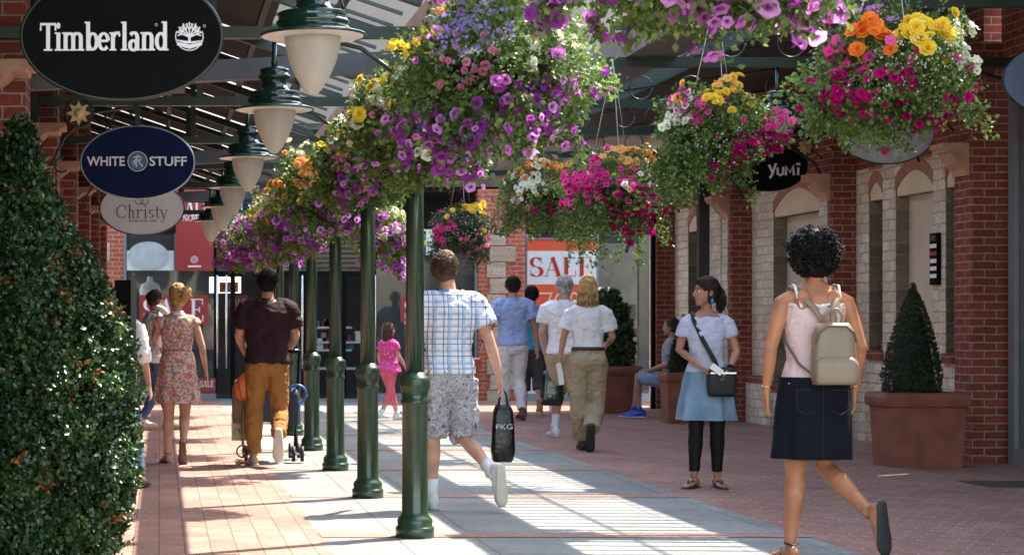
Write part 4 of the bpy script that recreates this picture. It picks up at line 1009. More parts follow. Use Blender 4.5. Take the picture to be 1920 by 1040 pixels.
# --- woman with the backpack, nearest on the right
w1 = Person('woman with curly black hair, pink top and tan backpack walking away at right', 3.56, 10.75, 1.80, .0, 'f', 1.0, .009, (.47,.185,.09),
    kneeL=(-.085,.03,.47), ankL=(-.115,.03,.085), toeL=(-.1,1,0), kneeR=(.075,.05,.50), ankR=(.215,-.25,.27), toeR=(.12,.12,-1),
    elL=(-.235,-.03,1.13), wrL=(-.25,-.0,.90), elR=(.235,-.04,1.13), wrR=(.225,.03,.90), hdL=(.02,.1,-1), hdR=(-.1,.1,-1), headoff=(.0,.0,-.005), curl=.45, sway=0)
pinktop = cloth('pink_jersey', (.74,.52,.50)); lace = cloth('white_lace', (.82,.80,.76), .9, .15, .8, 60)
w1.top(pinktop, .935, 0, .010, 1.355, 'camisole', (.005, 12))
mb = MB()
pts = []
for i in range(49):
    a = 2*math.pi*i/48; _, rx, ry, yo = interp(w1.rows, 1.352); q = w1.P(((rx+.008)*math.cos(a), yo+(ry+.008)*math.sin(a), 1.352+.006*math.sin(9*a))); pts.append(q)
mb.tube(pts, .009, 6)
for sd in (-1, 1): mb.tube([w1.P((sd*.095, -.098, 1.345)), w1.P((sd*.112, -.083, 1.40)), w1.P((sd*.115, -.05, 1.455)), w1.P((sd*.11, .0, 1.462)), w1.P((sd*.095, .085, 1.36))], [.009, .008, .008, .008, .009], 6)
mb.build('lace_trim', lace, w1.root)
w1.skirt(m_denim, .975, .545, .180, .210, 5, .010, 'denim_skirt', dx=(0, -.01), rat=.78)
sk_ = [o for o in bpy.data.objects if o.parent == w1.root and o.name.startswith('denim_skirt')][0]; K = w1.k
seam = pm('denim_seam', (.022, .024, .035), .8, 0, .1)
for sd in (-1, 1):
    x0, z0_, y0_ = sd*.085, .86, -.158
    mb = MB(); mb.tube([V((x0-.05, y0_+.012, z0_+.05))*K, V((x0-.05, y0_+.006, z0_-.055))*K, V((x0, y0_-.008, z0_-.08))*K, V((x0+.05, y0_+.006, z0_-.055))*K, V((x0+.05, y0_+.012, z0_+.05))*K, V((x0-.05, y0_+.012, z0_+.05))*K], .0022, 5); mb.build('back_pocket', seam, sk_)
mb = MB(); mb.tube([V((0, -.150, .97))*K, V((-.004, -.163, .8))*K, V((-.008, -.172, .56))*K], .0022, 5); mb.build('seam', seam, sk_)
w1.hair('curly', (.009,.007,.007))
w1.shoe(-1, m_soleb, m_soleb, 'sandal'); w1.shoe(1, pm('tan_strap', (.45,.3,.18), .6), m_soleb, 'sandal')
mb = MB(); sh, el, wr = w1.arm_pts(-1); d = (wr-el).normalized()
for sd, nm in ((-1, 'bracelet'), (1, 'bracelet')):
    sh, el, wr = w1.arm_pts(sd); c = el.lerp(wr, .9); q = MB(); n_ = 20
    q.tube([c+V((.028*math.cos(i*2*math.pi/n_), .026*math.sin(i*2*math.pi/n_), .003*sd*math.cos(i*2*math.pi/n_))) for i in range(n_+1)], .0035, 6, False); q.build(nm, pm('gold_metal', (.8,.55,.2), .2, 1), w1.root)
C_, R_h = w1.headM(); MB().torus(C_+V((.082, -.01, -.06)), .011, .002, 'x', 12).build('earring', pm('gold_metal', (.8,.55,.2), .2, 1), w1.root)
w1.place()
# backpack (worn on her back, a thing of its own)
bpm = pm('taupe_leather', (.27,.19,.125), .42, 0, .1, 5, .15, 80); bpd = pm('taupe_leather_dark', (.14,.10,.07), .5, 0, .1)
bk = thing('backpack', 'small taupe leather backpack on the back of the curly haired woman', 'backpack', (3.60, 10.56, 1.0))
def rbox(mb, c, hx, hy, hz, n=32, p=5, taper=0, rows=7, rnd=.25):
    L = []
    for i in range(rows+1):
        f = i/rows; z = -hz+2*hz*f; e = 1
        if f < rnd: e = (1-(1-f/rnd)**2*.12)
        if f > 1-rnd: e = (1-((f-1+rnd)/rnd)**2*.30)
        L.append(((c[0], c[1], c[2]+z), V((hx*e*(1-taper*f), 0, 0)), V((0, hy*e, 0))))
    mb.loft(L, n, fn=lambda a, i: 1/(abs(math.cos(a))**p+abs(math.sin(a))**p)**(1/p)*.98)
bx, by = 3.60, 10.545
mb = MB(); rbox(mb, (bx, by, 1.135), .122, .055, .165, taper=.12, rows=12); mb.build('main_bag', bpm, bk)
mb = MB(); rbox(mb, (bx, by-.045, 1.045), .118, .035, .072, rows=8, rnd=.3); pk = mb.build('front_pocket', bpm, bk)
mb = MB(); rbox(mb, (bx, by-.048, 1.10), .121, .036, .012); mb.build('flap', bpd, pk)
for sd in (-1, 1): MB().box(bx+sd*.085-.014, bx+sd*.085+.014, by-.088, by-.080, 1.0, 1.05).build('strap_tab', bpd, pk)
mb = MB(); mb.tube([(bx-.105, by-.042, 1.20), (bx-.095, by-.05, 1.245), (bx-.05, by-.05, 1.283), (bx+.05, by-.05, 1.283), (bx+.095, by-.05, 1.245), (bx+.105, by-.042, 1.20)], .006, 6); mb.build('zip', bpd, bk)
mb = MB(); mb.tube([(bx-.04, by-.0, 1.29), (bx-.045, by-.005, 1.34), (bx-.02, by-.005, 1.372), (bx+.02, by-.005, 1.372), (bx+.045, by-.005, 1.34), (bx+.04, by, 1.29)], .009, 8); mb.build('handle', bpm, bk)
def strap_mb(pts, w_, t_, u=V((1,0,0))):
    mb = MB(); pts = [V(p) for p in pts]; R_ = []
    for i, p in enumerate(pts):
        d = (pts[min(i+1, len(pts)-1)]-pts[max(i-1, 0)]).normalized(); a = (u-d*u.dot(d)).normalized(); R_.append((p, a*w_/2, d.cross(a)*t_/2))
    mb.loft(R_, 10, fn=lambda a, i: 1/(abs(math.cos(a))**4+abs(math.sin(a))**4)**.25); return mb
for sd in (-1, 1):
    cx_ = 3.56
    strap_mb([(bx+sd*.015, by+.03, 1.27), (cx_+sd*.045+.012, 10.61, 1.37), (cx_+sd*.085+.005, 10.645, 1.43), (cx_+sd*.108, 10.70, 1.485), (cx_+sd*.115, 10.77, 1.50), (cx_+sd*.12, 10.84, 1.42)], .036, .012).build('shoulder_strap', bpm, bk)
    strap_mb([(bx+sd*.10, by+.03, 1.02), (bx+sd*.15, by+.11, 1.08), (cx_+sd*.165, 10.72, 1.2), (cx_+sd*.14, 10.84, 1.3), (cx_+sd*.12, 10.84, 1.38)], .022, .010, V((0,1,0))).build('side_strap', bpd, bk)

# --- woman standing facing the camera
w2 = Person('woman in a lilac shirt and denim skirt standing with crossed arms, looking left', 4.32, 15.6, 1.66, math.pi-.25, 'f', .96, .010, (.42,.20,.125),
    kneeL=(-.085,.03,.47), ankL=(-.085,0,.085), toeL=(-.35,1,0), kneeR=(.085,.03,.47), ankR=(.10,.05,.085), toeR=(.5,1,0),
    elL=(-.24,-.0,1.13), wrL=(-.18,.17,.98), elR=(.22,-.02,1.14), wrR=(.06,.18,1.02), hdL=(.45,.3,-.75), hdR=(-.65,.15,-.75), headyaw=-1.15, headpitch=.05)
w2.top(cloth('lilac_jersey', (.52,.54,.68)), .90, .52, .012, 1.415, 'tee', (.005, 10), flare=.08)
w2.skirt(cloth('pale_denim', (.20,.30,.41), .85, .2), .96, .56, .172, .235, 6, .03, 'denim_skirt', rat=.8)
w2.bottoms(cloth('black_leggings', (.007,.007,.008), .6), .95, 1.88, .009, 0, 'leggings', (.0015, 20))
w2.hair('pony', (.03,.02,.017)); w2.face()
C_, R_h = w2.headM(); MB().ell(C_+R_h@V((-.085, -.012, -.075)), .012, .012, .022).build('earring', pm('turquoise', (.01,.25,.55), .3), w2.root)
for sd in (-1, 1): w2.shoe(sd, m_soleb, m_soleb, 'flip')
mb = strap_mb([w2.P(a) for a in ((.10,-.06,1.44), (.115,.0,1.455), (.10,.085,1.38), (.03,.128,1.22), (-.06,.135,1.06), (-.10,.15,.95))], .036, .008, V((1,0,0))); mb.build('bag_strap', pm('black_webbing', (.01,.01,.011), .7), w2.root)
sh, el, wr = w2.arm_pts(-1); MB().tube([el.lerp(wr,.86), el.lerp(wr,.96)], .029, 12).build('watch', black, w2.root)
w2.place()
def loc2w(p, a): 
    c, s = math.cos(p.rot), math.sin(p.rot); q = V(a); return V((p.X+q.x*c-q.y*s, p.Y+q.x*s+q.y*c, q.z))
hb = thing('handbag', 'black crossbody handbag under the hands of the woman in the lilac shirt', 'handbag', tuple(loc2w(w2, (-.11, .19, .74))))
q = loc2w(w2, (-.11, .175, .84)); mb = MB(); rbox(mb, (q.x, q.y, q.z), .115, .05, .115, rnd=.4); mb.v = [(x, y, z) for x, y, z in mb.v]; mb.build('body', pm('black_bag_cloth', (.012,.012,.014), .6, 0, .1, 5, .3, 60), hb)
MB().bar((q.x-.1, q.y-.052, q.z+.07), (q.x+.1, q.y-.052, q.z+.07), .008, .012).build('zip', silver, hb)
pc = thing('paper_slip', 'small white paper slip in the hand of the woman in the lilac shirt', 'paper', (q.x-.07, q.y-.1, q.z+.1))
MB().bar((q.x-.10, q.y-.075, q.z+.13), (q.x-.02, q.y-.08, q.z+.07), .004, .05, V((0,0,1))).build('sheet', white, pc)

# --- plaid man
m1 = Person('man in a blue plaid shirt and grey print shorts walking away beside the nearest column', 2.01, 13.75, 1.80, .05, 'm', .90, .010, (.60,.32,.22), lean=.0,
    kneeL=(-.10,.04,.49), ankL=(-.10,.06,.085), toeL=(0,1,0), kneeR=(.11,.10,.50), ankR=(.27,-.20,.25), toeR=(.10,.25,-1),
    elL=(-.235,.05,1.14), wrL=(-.22,.2,.95), elR=(.27,-.03,1.15), wrR=(.345,-.02,.90), hdR=(.15,.05,-1), headyaw=-.35, headoff=(-.02,0,0), curl=.9)
m1.top(plaid(), .92, .62, .020, 1.46, 'shirt', (.008, 8), flare=.10, sleeveinf=.035, collar=cloth('blue_collar', (.35,.45,.62)))
m1.bottoms(camo(), .96, 1.02, .022, .022, 'cargo_shorts', (.010, 8))
mb = MB(); h_, kn, an = m1.leg_pts(1); c = h_.lerp(kn, .66)+V((.085, -.02, 0)); rbox(mb, (c.x, c.y, c.z), .03, .065, .08); mb.build('cargo_pocket', MAT.get('x') or camo(), m1.root)
m1.hair('short', (.10,.055,.03))
for sd in (-1, 1): m1.sock(sd, m_white, .12); m1.shoe(sd, cloth('white_canvas', (.72,.72,.70)), m_sole)
m1.place()
g_ = loc2w(m1, m1.handR)
carrier_bag('black plastic carrier bag swinging from the hand of the man in the plaid shirt', (g_.x+.03, g_.y, g_.z+.02), .16, .40, .09, plastic, None, 'FKG', letg, rotz=0)

# --- man in brown polo with stroller
m2 = Person('heavy man in a dark brown polo shirt and tan trousers pushing a stroller', .98, 18.0, 1.79, -.03, 'm', 1.03, .012, (.52,.27,.18),
    kneeL=(-.12,.03,.48), ankL=(-.12,.05,.085), toeL=(-.15,1,0), kneeR=(.11,.04,.47), ankR=(.09,-.27,.27), toeR=(.0,.2,-1),
    elL=(-.255,.02,1.15), wrL=(-.20,.19,1.0), elR=(.25,.03,1.15), wrR=(.20,.25,1.02))
m2.top(cloth('dark_brown_pique', (.035,.014,.018)), .905, .68, .032, 1.46, 'polo_shirt', (.008, 6), flare=.05, sleeveinf=.02, collar=pm('black_collar', (.012,.01,.012), .8))
m2.bottoms(cloth('tan_chino', (.36,.165,.05), .85, .12), .96, 1.93, .012, .010, 'trousers', (.006, 9))
m2.hair('short', (.014,.012,.012))
for sd in (-1, 1): m2.shoe(sd, cloth('beige_canvas', (.55,.45,.32)), m_sole)
m2.place()
st = thing('stroller', 'folding baby stroller with blue trim and twin black wheels in front of the polo man', 'stroller', (1.05, 18.6, 0))
for sx_ in (-1, 1):
    xb = 1.06+sx_*.22
    MB().tube([(xb, 18.05, 1.03), (xb, 18.2, .95), (xb, 18.75, .1)], .013, 8).build('frame', black, st)
    MB().tube([(xb, 18.9, .62), (xb, 18.35, .08)], .012, 8).build('frame', black, st)
    for yy in (18.33, 18.8):
        for o_ in (-.04, .04):
            MB().tube([(xb+o_-.014, yy, .085), (xb+o_+.014, yy, .085)], .072, 20, True, False).build('wheel', m_soleb, st)
        MB().tube([(xb-.06, yy, .085), (xb+.06, yy, .085)], .012, 8).build('axle', silver, st)
    MB().torus((1.27 if sx_ > 0 else .86, 18.3, .64), .085, .012, 'x' if sx_ < 0 else 'y', 20).build('blue_hoop', pm('blue_nylon', (.03,.14,.45), .4), st)
MB().tube([(.84, 18.04, 1.04), (1.28, 18.04, 1.04)], .016, 8).build('handlebar', black, st)
mb = MB(); mb.add([(.9,18.28,.38),(1.22,18.28,.38),(1.22,18.5,.95),(.9,18.5,.95),(.9,18.75,.36),(1.22,18.75,.36)], [(0,1,2,3),(0,4,5,1)]); mb.build('seat', pm('navy_nylon', (.02,.03,.06), .7), st)
mb = MB(); rbox(mb, (1.24, 18.42, .52), .055, .14, .17); mb.build('side_panel', pm('navy_nylon', (.02,.03,.06), .7), st)
tb = thing('tote_bag', 'brown tote with an orange pouch hanging at the left of the stroller', 'bag', (.74, 18.1, .3))
mb = MB(); rbox(mb, (.76, 18.15, .58), .10, .07, .20, rnd=.3); mb.build('body', cloth('brown_canvas', (.22,.15,.09)), tb)
mb = MB(); mb.ell((.755, 18.04, .70), .075, .05, .11); mb.ell((.77, 18.05, .78), .05, .04, .06); mb.build('orange_pouch', pm('orange_nylon', (.78,.16,.03), .5, 0, .1), tb)
mb = MB(); mb.tube([(.71,18.0,.8),(.74,17.99,.62),(.80,18.0,.55)], .006, 6); mb.tube([(.76,18.0,.5),(.755,18.0,.2)], .012, 6); mb.torus((.755, 18.0, .13), .055, .008, 'y', 18); mb.build('strap', bpd, tb)
pb = thing('paper_carrier', 'cream paper carrier bag with a scroll print hanging low by the stroller', 'bag', (.75, 18.2, .22))
MB().box(.66, .86, 18.12, 18.22, .22, .48).build('body', pm('cream_paper', (.55,.45,.30), .7, 0, .1), pb)
mb = MB()
for i in range(3): mb.torus((.70+.05*i, 18.116, .30+.012*(i % 2)), .025, .0025, 'y', 14, 0, 4.5)
mb.build('scroll_print', letk, pb)
mb = MB(); mb.torus((.76, 18.11, .50), .07, .006, 'y', 16, math.pi, 2*math.pi); mb.build('handle', bpd, pb)

# --- woman in floral dress
w3 = Person('blonde woman in a floral dress walking away with one hand raised', .16, 18.3, 1.66, .03, 'f', 1.0, .011, (.60,.33,.23),
    kneeL=(-.08,.03,.47), ankL=(-.10,.03,.085), toeL=(-.2,1,0), kneeR=(.075,.04,.47), ankR=(.05,-.17,.19), toeR=(.05,.5,-1),
    elL=(-.22,.10,1.20), wrL=(-.19,.20,1.42), elR=(.24,-.02,1.14), wrR=(.28,.02,.92), hdL=(.1,-.1,1), headyaw=.55)
fl = floral(); w3.top(fl, .95, .12, .012, 1.42, 'dress_bodice', (.005, 12), collar=m_white)
w3.skirt(fl, 1.09, .585, .145, .225, 8, .014, 'dress_skirt', rat=.78)
w3.hair('bun', (.50,.30,.12))
w3.shoe(-1, bpd, bpd, 'sandal'); w3.shoe(1, bpd, bpd, 'sandal'); w3.place()
hl = loc2w(w3, w3.handL); pp = thing('plastic_bottle', 'clear plastic wrapped bottle held up by the woman in the floral dress', 'bottle', (hl.x, hl.y, hl.z))
mb = MB(); mb.tube([(hl.x-.03, hl.y-.02, hl.z+.02), (hl.x+.01, hl.y-.02, hl.z-.0), (hl.x+.05, hl.y-.02, hl.z-.035), (hl.x+.065, hl.y-.02, hl.z-.05)], [.018,.032,.034,.02], 12); o = mb.build('body', pm('milky_plastic', (.75,.78,.8), .15, 0, .1, 8, .8, 30), pp)

# --- man in white shirt behind her
m3 = Person('man in sunglasses and white shirt walking right behind the floral dress', -.06, 24.0, 1.70, -1.25, 'm', 1.05, .013, (.45,.22,.15), ankL=(-.1,.22,.085), kneeL=(-.1,.16,.48), ankR=(.1,-.22,.13), kneeR=(.1,.0,.48), headyaw=.1)
m3.top(m_white, .84, 1.4, .022, 1.45, 'shirt', (.008, 8), flare=.1, collar=m_white); m3.bottoms(m_jean, .95, 1.93, .012, 0, 'jeans')
m3.hair('short', (.06,.05,.045)); m3.face()
C_, R_h = m3.headM(); mb = MB()
for sd in (-1, 1): mb.ell(C_+R_h@V((sd*.034, .092, .004)), .028, .008, .02, R_h); mb.tube([C_+R_h@V((sd*.062,.085,.008)), C_+R_h@V((sd*.08,0,.005))], .003, 5)
mb.build('sunglasses', black, m3.root)
for sd in (-1, 1): m3.shoe(sd, m_sole, m_sole)
m3.place()
m4 = Person('person in a white shirt almost hidden between the hedge cone and notice pillar', -.335, 15.7, 1.58, -.3, 'm', .95, .014, (.5,.28,.2), ankR=(.24,-.1,.09), kneeR=(.14,.05,.48))
m4.top(m_white, .9, 1.2, .018, 1.45, 'shirt'); m4.bottoms(m_jean, .95, 1.93, .012); m4.hair('short', (.05,.035,.03))
for sd in (-1, 1): m4.shoe(sd, bpd, m_soleb)
m4.place()

# --- child
c1 = Person('little girl in a pink spotted top and pink leggings walking right', 3.05, 26.3, 1.30, -1.0, 'f', 1.12, .013, (.62,.36,.27), kneeL=(-.08,.14,.48), ankL=(-.08,.26,.085), kneeR=(.08,-.05,.48), ankR=(.08,-.24,.13), elR=(.22,.06,1.13), wrR=(.2,.2,.98))
c1.top(spots((.80,.06,.32), (.75,.5,.35), 22.0), .86, .5, .022, 1.42, 'tunic', (.005, 10), flare=.35)
c1.bottoms(cloth('coral_leggings', (.80,.18,.22)), .95, 1.55, .008, 0, 'leggings', (.002, 12)); c1.hair('long', (.10,.055,.03), L=.36)
for sd in (-1, 1): c1.sock(sd, m_white, .08); c1.shoe(sd, m_white, m_sole)
c1.place()
# --- man in pale blue shirt
m5 = Person('man in a pale blue shirt and white trousers walking away', 4.72, 26.4, 1.93, .05, 'm', 1.0, .013, (.50,.25,.17), kneeL=(-.10,.05,.49), ankL=(-.08,.12,.085), kneeR=(.09,.06,.48), ankR=(.09,-.10,.10), elL=(-.27,-.02,1.14), wrL=(-.34,.05,.93), elR=(.26,-.02,1.12), wrR=(.30,.02,.88), lean=.0)
m5.top(cloth('pale_blue_cotton', (.36,.47,.78)), .90, .60, .018, 1.46, 'shirt', (.008, 8), flare=.06, sleeveinf=.03, collar=cloth('pale_blue_cotton', (.36,.47,.78)))
m5.bottoms(cloth('white_trouser', (.78,.78,.80)), .96, 1.93, .012, .006); m5.hair('short', (.035,.028,.025))
for sd in (-1, 1): m5.shoe(sd, pm('brown_leather', (.10,.045,.025), .5), m_soleb)
sh, el, wr = m5.arm_pts(-1); MB().tube([el.lerp(wr,.88), el.lerp(wr,.96)], .032, 12).build('watch', black, m5.root)
m5.place()
m6 = Person('person in a teal shirt and dark shorts behind the man in pale blue', 5.20, 27.6, 1.82, -.15, 'm', 1.08, .013, (.50,.26,.18), kneeL=(-.1,.08,.49), ankL=(-.1,.14,.085), ankR=(.1,-.14,.13), wrR=(.2,.12,.98))
m6.top(cloth('teal_cotton', (.03,.30,.46)), .88, .62, .022, 1.46, 'shirt', (.008, 8), flare=.1); m6.bottoms(cloth('charcoal_cotton', (.07,.06,.06)), .96, 1.38, .02, .012, 'shorts'); m6.hair('short', (.02,.016,.014))
for sd in (-1, 1): m6.sock(sd, pm('dark_sock', (.06,.05,.05), .9), .08); m6.shoe(sd, pm('tan_suede', (.34,.17,.07), .8), m_sole)
m6.place()
m7 = Person('child in a lime green top behind the person in teal', 5.55, 28.4, 1.42, -.3, 'm', 1.0, .014, (.55,.3,.2))
m7.top(cloth('lime_cotton', (.42,.62,.10)), .88, .6, .02, 1.45, 'tee'); m7.bottoms(cloth('grey_check', (.3,.3,.32)), .95, 1.1, .02, .01, 'shorts'); m7.hair('short', (.06,.04,.02))
for sd in (-1, 1): m7.shoe(sd, m_white, m_sole)
m7.place()
m8 = Person('white haired man in a white polo and khaki shorts beside the blonde woman', 4.60, 22.4, 1.84, -.35, 'm', 1.05, .012, (.55,.30,.22), kneeL=(-.1,.14,.49), ankL=(-.12,.06,.085), toeL=(-.5,1,0), kneeR=(.1,.05,.48), ankR=(.16,-.12,.12), elL=(-.24,-.04,1.13), wrL=(-.22,.04,.90), curl=.9, headyaw=-.2)
m8.top(m_white, .90, .62, .020, 1.46, 'polo_shirt', (.008, 8), flare=.1, sleeveinf=.02, collar=m_white); m8.bottoms(cloth('khaki_cotton', (.46,.37,.24)), .96, 1.05, .024, .012, 'shorts'); m8.hair('short', (.62,.60,.57))
for sd in (-1, 1): m8.sock(sd, m_white, .17); m8.shoe(sd, m_white, m_sole)
m8.place(); g_ = loc2w(m8, m8.handL)
carrier_bag('dark green shiny carrier bag held between the white haired man and blonde woman', (g_.x+.03, g_.y-.05, g_.z+.02), .26, .40, .12, pm('dark_green_plastic', (.01,.022,.018), .15, 0, .1, 5, .7, 12, spec=.8), None, name='carrier_bag')
w4 = Person('blonde woman in a white shirt and khaki trousers walking away', 4.36, 20.1, 1.78, -.12, 'f', 1.02, .011, (.50,.26,.17), kneeL=(-.09,.02,.48), ankL=(-.05,.12,.085), kneeR=(.08,.05,.47), ankR=(.01,-.22,.21), toeR=(.0,.35,-1),
    elL=(-.24,-.03,1.14), wrL=(-.27,.06,.93), elR=(.24,.0,1.13), wrR=(.2,.16,1.05), headyaw=-.15)
w4.top(cloth('white_blouse', (.80,.80,.86)), 1.02, .72, .016, 1.44, 'blouse', (.006, 9), sleeveinf=.03, collar=cloth('white_blouse', (.80,.80,.86)))
kt = w4.bottoms(cloth('khaki_twill', (.40,.32,.21)), 1.03, 1.94, .014, .018, 'trousers', (.008, 9))
mb = MB(); w4.torso(mb, 1.0, 1.035, .024); mb.build('belt', pm('brown_belt', (.04,.02,.015), .5), w4.root)
w4.hair('long', (.46,.30,.13), L=.20)
for sd in (-1, 1): w4.shoe(sd, pm('dark_brown_shoe', (.05,.03,.02), .5), m_soleb)
w4.place(); g_ = loc2w(w4, w4.handL)
bo = thing('white_book', 'slim white book held at the left hip of the blonde woman', 'book', (g_.x, g_.y, g_.z-.1))
MB().bar((g_.x-.02, g_.y, g_.z+.03), (g_.x+.01, g_.y-.02, g_.z-.19), .03, .13, V((0,1,0))).build('cover', m_white, bo)
# --- seated person, legs showing
m9 = Person('seated person in denim shorts and blue trainers on the right, half hidden', 6.70, 27.0, 1.75, 1.1, 'm', 1.0, .013, (.42,.22,.15))
m9.root.hide_render = False
for ch in [o for o in bpy.data.objects if o.parent == m9.root]: bpy.data.objects.remove(ch)
bpy.data.objects.remove(m9.root)
class Seated(Person):
    def P(s, a):
        z = a[2]; return V((a[0]*s.k, a[1]*s.k, (z-.38)*s.k))
m9 = Seated('seated person in denim shorts and blue trainers on the right, half hidden', 6.98, 26.9, 1.75, 1.2, 'm', 1.0, .013, (.36,.19,.13),
    kneeL=(-.12,.46,.56), ankL=(-.12,.42,.09), toeL=(0,1,0), kneeR=(.12,.46,.56), ankR=(.12,.52,.09), toeR=(0,1,0), wrL=(-.15,.30,1.02), wrR=(.15,.30,1.02))
m9.top(cloth('grey_tee', (.3,.32,.36)), .86, .6, .018, 1.46, 'tee'); m9.bottoms(cloth('light_denim', (.25,.36,.52)), .96, .95, .022, .01, 'shorts'); m9.hair('short', (.05,.035,.02))
for sd in (-1, 1): m9.shoe(sd, pm('blue_trainer', (.02,.06,.38), .5), m_white)
m9.place()
be = thing('wooden_bench', 'low wooden bench under the seated person by the right wall', 'bench', (6.95, 27.1, 0))
MB().box(6.98, 7.50, 26.3, 27.5, .36, .41).build('seat', wood, be)
for yy in (26.4, 27.4):
    for xx in (7.04, 7.44): MB().box(xx-.03, xx+.03, yy-.03, yy+.03, 0, .359).build('leg', wood, be)
# ---------------------------------------------------------------- vegetation
leafm = pm('leaf_green', (.13, .205, .045), .45, 0, .3, 3, transl=.35, island=.45)
lm_ = 0
leafdk = pm('dark_leaf', (.045, .09, .03), .45, 0, .3, 3, transl=.25, island=.45)
leaflime = pm('lime_leaf', (.22, .28, .06), .5, 0, .3, 3, transl=.45, island=.35)
boxleaf = pm('glossy_box_leaf', (.028, .07, .022), .3, 0, .25, 3, transl=.12, island=.5)
coneleaf = pm('cone_leaf', (.02, .045, .015), .5, 0, .25, 3, transl=.1, island=.5)
wicker = pm('dark_basket_liner', (.05, .04, .025), .9, 0, .4, 20, .5, 60)
def petal(name, c, c2=None, throat=None, tr=.4):
    m, t, p = new(name); p.inputs['Roughness'].default_value = .6; p.inputs['Specular IOR Level'].default_value = .2
    g = t.nodes.new('ShaderNodeObjectInfo'); gi = t.nodes.new('ShaderNodeNewGeometry')
    ad = N(t, 'ShaderNodeMath', operation='ADD'); t.links.new(g.outputs['Random'], ad.inputs[0]); t.links.new(gi.outputs['Random Per Island'], ad.inputs[1])
    fr = N(t, 'ShaderNodeMath', operation='FRACT'); t.links.new(ad.outputs[0], fr.inputs[0])
    r = ramp(t, [(0, c), (1, c2 or c)]); t.links.new(fr.outputs[0], r.inputs[0]); out = r.outputs[0]
    if throat:
        tc = t.nodes.new('ShaderNodeTexCoord'); sp_ = t.nodes.new('ShaderNodeSeparateXYZ'); t.links.new(tc.outputs['Object'], sp_.inputs[0])
        mr = N(t, 'ShaderNodeMapRange'); mr.inputs[1].default_value = -.016; mr.inputs[2].default_value = -.004; t.links.new(sp_.outputs['Z'], mr.inputs[0])
        out = mixc(t, throat, out, mr.outputs[0])
    t.links.new(out, p.inputs['Base Color'])
    trn = t.nodes.new('ShaderNodeBsdfTranslucent'); t.links.new(out, trn.inputs[0])
    ms = t.nodes.new('ShaderNodeMixShader'); ms.inputs[0].default_value = tr
    t.links.new(p.outputs[0], ms.inputs[1]); t.links.new(trn.outputs[0], ms.inputs[2]); t.links.new(ms.outputs[0], t.nodes['Material Output'].inputs[0])
    return m
PC = dict(purple=petal('purple_petal', (.62, .17, .58), (.76, .38, .76), (.34, .05, .36), .5),
          pink=petal('magenta_petal', (.80, .03, .28), (.86, .14, .46), (.45, .0, .14), .5),
          rose=petal('rose_petal', (.62, .16, .30), (.75, .26, .38)),
          yellow=petal('yellow_petal', (.86, .58, .03), (.92, .72, .08)),
          orange=petal('orange_petal', (.86, .18, .02), (.90, .34, .04)),
          apricot=petal('apricot_petal', (.88, .40, .10), (.88, .55, .20)),
          white=petal('white_petal', (.80, .80, .72), (.82, .82, .66), (.5, .55, .2)),
          cream=petal('cream_petal', (.80, .76, .50), (.82, .80, .62)),
          lilac=petal('lilac_petal', (.30, .22, .55), (.42, .32, .68)),
          violet=petal('violet_petal', (.10, .06, .25), (.2, .1, .4)),
          dots=petal('tiny_white_petal', (.82, .82, .8)))
def petunia_mesh():
    vs = []; n = 20
    prof_ = [(-.045, .003), (-.02, .006), (-.006, .016), (0, .030), (-.003, .036)]
    for z, r in prof_:
        for i in range(n):
            a = 2*math.pi*i/n; k = 1+(.16*abs(math.cos(2.5*a))-.08)*(r > .02); vs.append((r*k*math.cos(a), r*k*math.sin(a), z+(.004*math.sin(5*a) if r > .02 else 0)))
    fs = [(r*n+i, r*n+(i+1) % n, (r+1)*n+(i+1) % n, (r+1)*n+i) for r in range(4) for i in range(n)]
    return vs, fs
def begonia_mesh():
    vs = []; fs = []
    for layer, (R0, tilt, k) in enumerate([(.045, .25, 8), (.038, .6, 7), (.028, .95, 6), (.016, 1.25, 4)]):
        for i in range(k):
            a = 2*math.pi*(i+.5*layer)/k; d = V((math.cos(a)*math.cos(tilt), math.sin(a)*math.cos(tilt), math.sin(tilt))); s = V((-math.sin(a), math.cos(a), 0))
            u = d.cross(s); b = len(vs); w_ = R0*.42
            for q, (l_, ww) in enumerate([(0, .3), (.5, 1), (.85, .8), (1.0, .3)]):
                c = d*R0*l_+V((0, 0, .002*layer))-u*R0*.12*l_*l_
                vs += [c-s*w_*ww, c+s*w_*ww]
            fs += [(b+2*q, b+2*q+1, b+2*q+3, b+2*q+2) for q in range(3)]
    return vs, fs
def tiny_mesh():
    vs = [(0, 0, 0)]; n = 10
    for i in range(n):
        a = 2*math.pi*i/n; r = .011 if i % 2 == 0 else .005; vs.append((r*math.cos(a), r*math.sin(a), .003))
    return vs, [(0, i+1, (i+1) % n+1) for i in range(n)]
BM = {}
SHAPES = dict(petunia=petunia_mesh(), begonia=begonia_mesh(), tiny=tiny_mesh())
def bloom_mesh(kind, c):
    if (kind, c) not in BM:
        me = bpy.data.meshes.new(kind+'_bloom'); me.from_pydata(*[SHAPES[kind][0], [], SHAPES[kind][1]]); me.update()
        me.polygons.foreach_set('use_smooth', [kind != 'tiny']*len(me.polygons)); me.materials.append(PC[c]); BM[(kind, c)] = me
    return BM[(kind, c)]
def rot_to(d, spin):
    return d.to_track_quat('Z', 'Y').to_matrix() @ Matrix.Rotation(spin, 3, 'Z')
